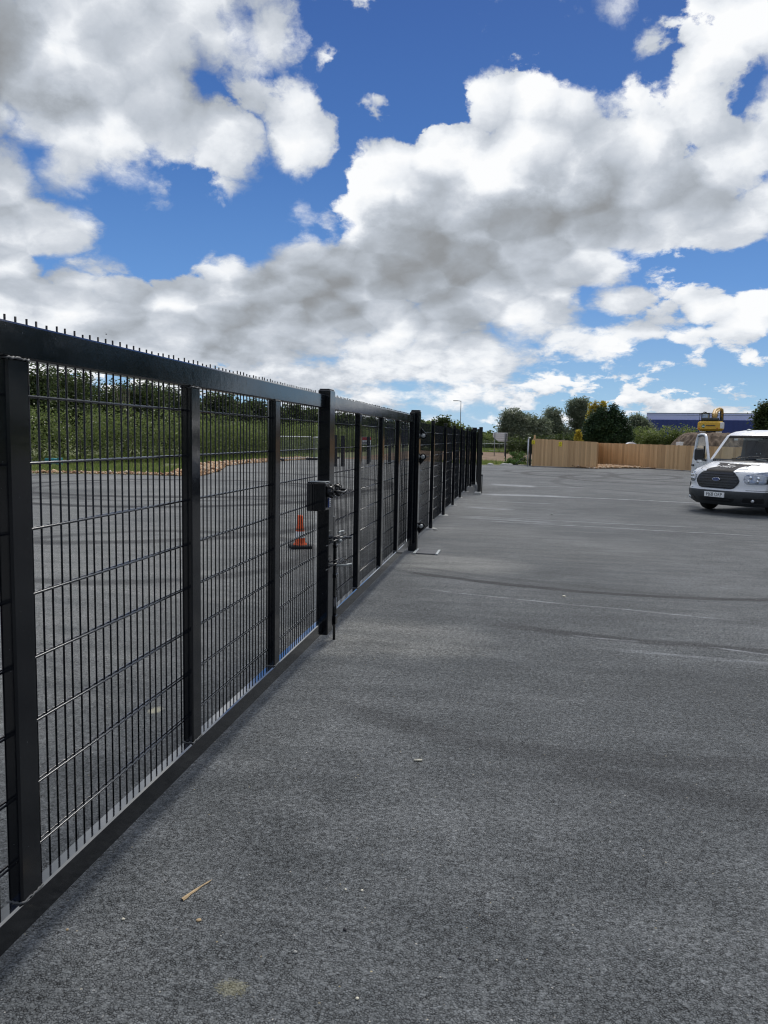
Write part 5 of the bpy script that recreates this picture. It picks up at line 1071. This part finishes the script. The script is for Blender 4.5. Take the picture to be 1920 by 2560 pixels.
hr.tube([(exx(1745.5), .2, ez(1036)), (exx(1751), .2, ez(1036))], .03, 5).tube([(exx(1778), .2, ez(1045)), (exx(1778), .2, ez(1036)), (exx(1782), .2, ez(1036))], .03, 5).tube([(exx(1800), .2, ez(1036)), (exx(1805.5), .2, ez(1036)), (exx(1806), .2, ez(1056))], .03, 5)
hr.build('handrail', MT['digger_dark'], ex_)
bm2 = MB()
for yo in (-.22, .22):
    bm2.tube([(exx(1782), 2.0+yo, ez(1046)), (exx(1782.5), 3.0+yo, ez(1033)), (exx(1786), 3.8+yo, ez(1024)), (exx(1793), 4.4+yo, ez(1019.5)), (exx(1799), 4.8+yo, ez(1017.5))], [.16, .20, .21, .17, .12], 8)
bm2.tube([(exx(1787), 2.0, ez(1046)), (exx(1788), 3.0, ez(1030)), (exx(1795), 4.0, ez(1022))], [.15, .14, .12], 8).build('boom', MT['digger_boom'], ex_)
MB().tube([(exx(1797), 4.8, ez(1018)), (exx(1802.5), 5.2, ez(1020)), (exx(1805), 5.6, ez(1030)), (exx(1804), 6.0, ez(1046))], [.16, .17, .14, .1], 8).build('arm', MT['digger_boom'], ex_)
MB().tube([(exx(1790), 2.2, ez(1042)), (exx(1793), 3.6, ez(1026))], .06, 8).tube([(exx(1800), 4.6, ez(1046)), (exx(1799.5), 4.9, ez(1024))], .06, 8).build('hydraulic_ram', MT['digger_dark'], ex_)
MB().prism([(exx(1797), ez(1046)), (exx(1804), ez(1040)), (exx(1806), ez(1050)), (exx(1800), ez(1053))], 'y', 5.4, 6.4).build('bucket', MT['digger_dark'], ex_)
for x in (1749, 1789):
    tr = MB().prism([(-1.2, .28), (-1.05, .06), (-.8, -.05), (2.6, -.05), (2.9, .08), (3.0, .3), (2.85, .5), (2.5, .58), (-.8, .58), (-1.1, .5)], 'x', exx(x), exx(x+15)).build('track', MT['digger_dark'], ex_)
MB().cyl((exx(1776), .9, .5), (exx(1776), .9, .66), .75, 16).build('slew_ring', MT['digger_dark'], ex_)

# ------------------------------------------------------------------ traffic cone behind the gate
q = gnd(750, 1369); co = empty('traffic_cone', (q[0], q[1], 0), .5, 'orange traffic cone with white reflective band behind the gate mesh', 'traffic cone')
MB().box(-.15, .15, -.15, .15, 0, .045, .012).build('base', MT['rubber'], co)
def lathe(prof, seg=28): return MB().grid([[(r*math.cos(a), r*math.sin(a), z) for a in np.linspace(0, 2*math.pi, seg+1)] for r, z in prof])
cr = lambda z: .082-.115*(z-.045)
lathe([(.100, .046), (.094, .06), (cr(.07), .075), (cr(.15), .15), (cr(.46), .46), (cr(.47)-.004, .468), (.02, .468)]).build('cone_body', MT['cone_orange'], co)
lathe([(cr(.145)+.0015, .145), (cr(.238)+.0015, .238)]).build('reflective_band', MT['reflective_white'], co)
lathe([(cr(.255)+.001, .255), (cr(.28)+.001, .28)]).build('dirty_band', MT['cone_dirty'], co)

# ------------------------------------------------------------------ litter on the asphalt
a = gnd(455, 2252); b = gnd(532, 2200); an = math.atan2(b[1]-a[1], b[0]-a[0]); L_ = math.hypot(b[0]-a[0], b[1]-a[1]); sl = MB(); P = []
for i in range(14):
    t_ = i/13; w = .0066*(1-t_)**.8+.0008+.001*math.sin(t_*17); c = .003*math.sin(t_*3); P.append([(t_*L_, c-w, .001), (t_*L_, c-w*.5, .006*(1-t_*.7)), (t_*L_, c+w*.4, .007*(1-t_*.7)), (t_*L_, c+w, .001)])
sl.grid(P, False); o = sl.build('wood_sliver', MT['straw'], None, (a[0], a[1], .002)); o.rotation_euler = (0, 0, an); tag(o, 'long pointed splinter of pale wood lying on the asphalt near the gate', 'wood splinter')
def pebble(px_, py_, r, name, label, cat, m_, flat=.6, seed=0):
    g = np.random.default_rng(seed+int(px_)); q = gnd(px_, py_); mb = MB()
    R_ = [[1+g.uniform(-.16, .16) for _ in range(8)]+[0] for _ in range(7)]
    for r_ in R_: r_[8] = r_[0]
    mb.grid([[(r*R_[i][j]*math.sin(math.pi*i/6)*math.cos(2*math.pi*j/8), r*.85*R_[i][j]*math.sin(math.pi*i/6)*math.sin(2*math.pi*j/8), r*flat*math.cos(math.pi*i/6)) for j in range(9)] for i in range(7)])
    o = mb.build(name, m_, None, (q[0], q[1], r*flat*.75)); o.rotation_euler = (0, 0, g.uniform(0, 6)); return tag(o, label, cat)
pebble(497, 2302, .0095, 'pebble', 'round flat tan pebble on the asphalt below the wood splinter', 'pebble', MT['straw'], .35)
pebble(738, 2382, .007, 'pebble', 'small grey stone casting a dark shadow in the bottom middle foreground', 'pebble', MT['concrete'], .6)
pebble(864, 2225, .005, 'pebble', 'tiny off-white chip in the mid foreground right of the splinter', 'pebble', MT['cream'], .6)
pebble(905, 2228, .006, 'pebble', 'tiny cream chip, the rightmost of the pair in the mid foreground', 'pebble', MT['cream'], .6)
pebble(893, 2498, .006, 'pebble', 'rounded cream chip near the bottom edge of the photo', 'pebble', MT['cream'], .6)
pebble(308, 2300, .006, 'pebble', 'white chip on the asphalt near the gate, left of the tan pebble', 'pebble', MT['cream'], .7)
pebble(168, 2326, .005, 'pebble', 'yellowish chip on the asphalt closest to the gate', 'pebble', MT['straw'], .7)
pebble(862, 2326, .007, 'pebble', 'dark grey stone right of centre in the foreground', 'pebble', MT['decal_grey'], .6)
pebble(1410, 1492, .02, 'pebble', 'white stone chip out on the open asphalt in front of the van', 'pebble', MT['cream'], .4)
q = gnd(1046, 1904); mb = MB().tube([(-.022, 0, .006), (.018, .006, .006)], .006, 8); o = mb.build('plastic_offcut', MT['cream'], None, (q[0], q[1], 0)); tag(o, 'cream tubular plastic offcut lying in the middle of the asphalt', 'plastic offcut')
for k, (x, y, s_, lab) in enumerate(((1033, 1322, .07, 'white lump of spilt concrete at the foot of the first fence post'), (1088, 1325, .05, 'small white concrete crumb right of the first fence post'), (1380, 1287, .04, 'white scrap lying on the asphalt in front of the pale scrapes'))):
    pebble(x+20 if k == 0 else x, y, s_, 'concrete_crumb', lab, 'rubble', MT['concrete'], .3)
q = gnd(130, 1163); tag(MB().box(-.25, .25, -.2, .2, 0, .32, .02).box(.32, .5, -.1, .1, 0, .35, .02).build('crate', MT['teal'], None, (q[0], q[1], 0)), 'teal green crate in the verge grass at the far left behind the gate', 'crate')
q = at(266, 836, 140); bd_ = MB(); bd_.tube([(-.12, 0, 0), (.14, 0, 0)], [.05, .02], 6); bd_.add([(-.02, 0, 0), (.08, 0, 0), (-.1, -.1, .32)], [(0, 1, 2)]); bd_.add([(-.02, 0, 0), (.08, 0, 0), (-.25, .1, .10)], [(0, 1, 2)])
tag(bd_.build('bird', MT['ink'], None, q), 'tiny dark bird flying in the clouds above the gate', 'bird')
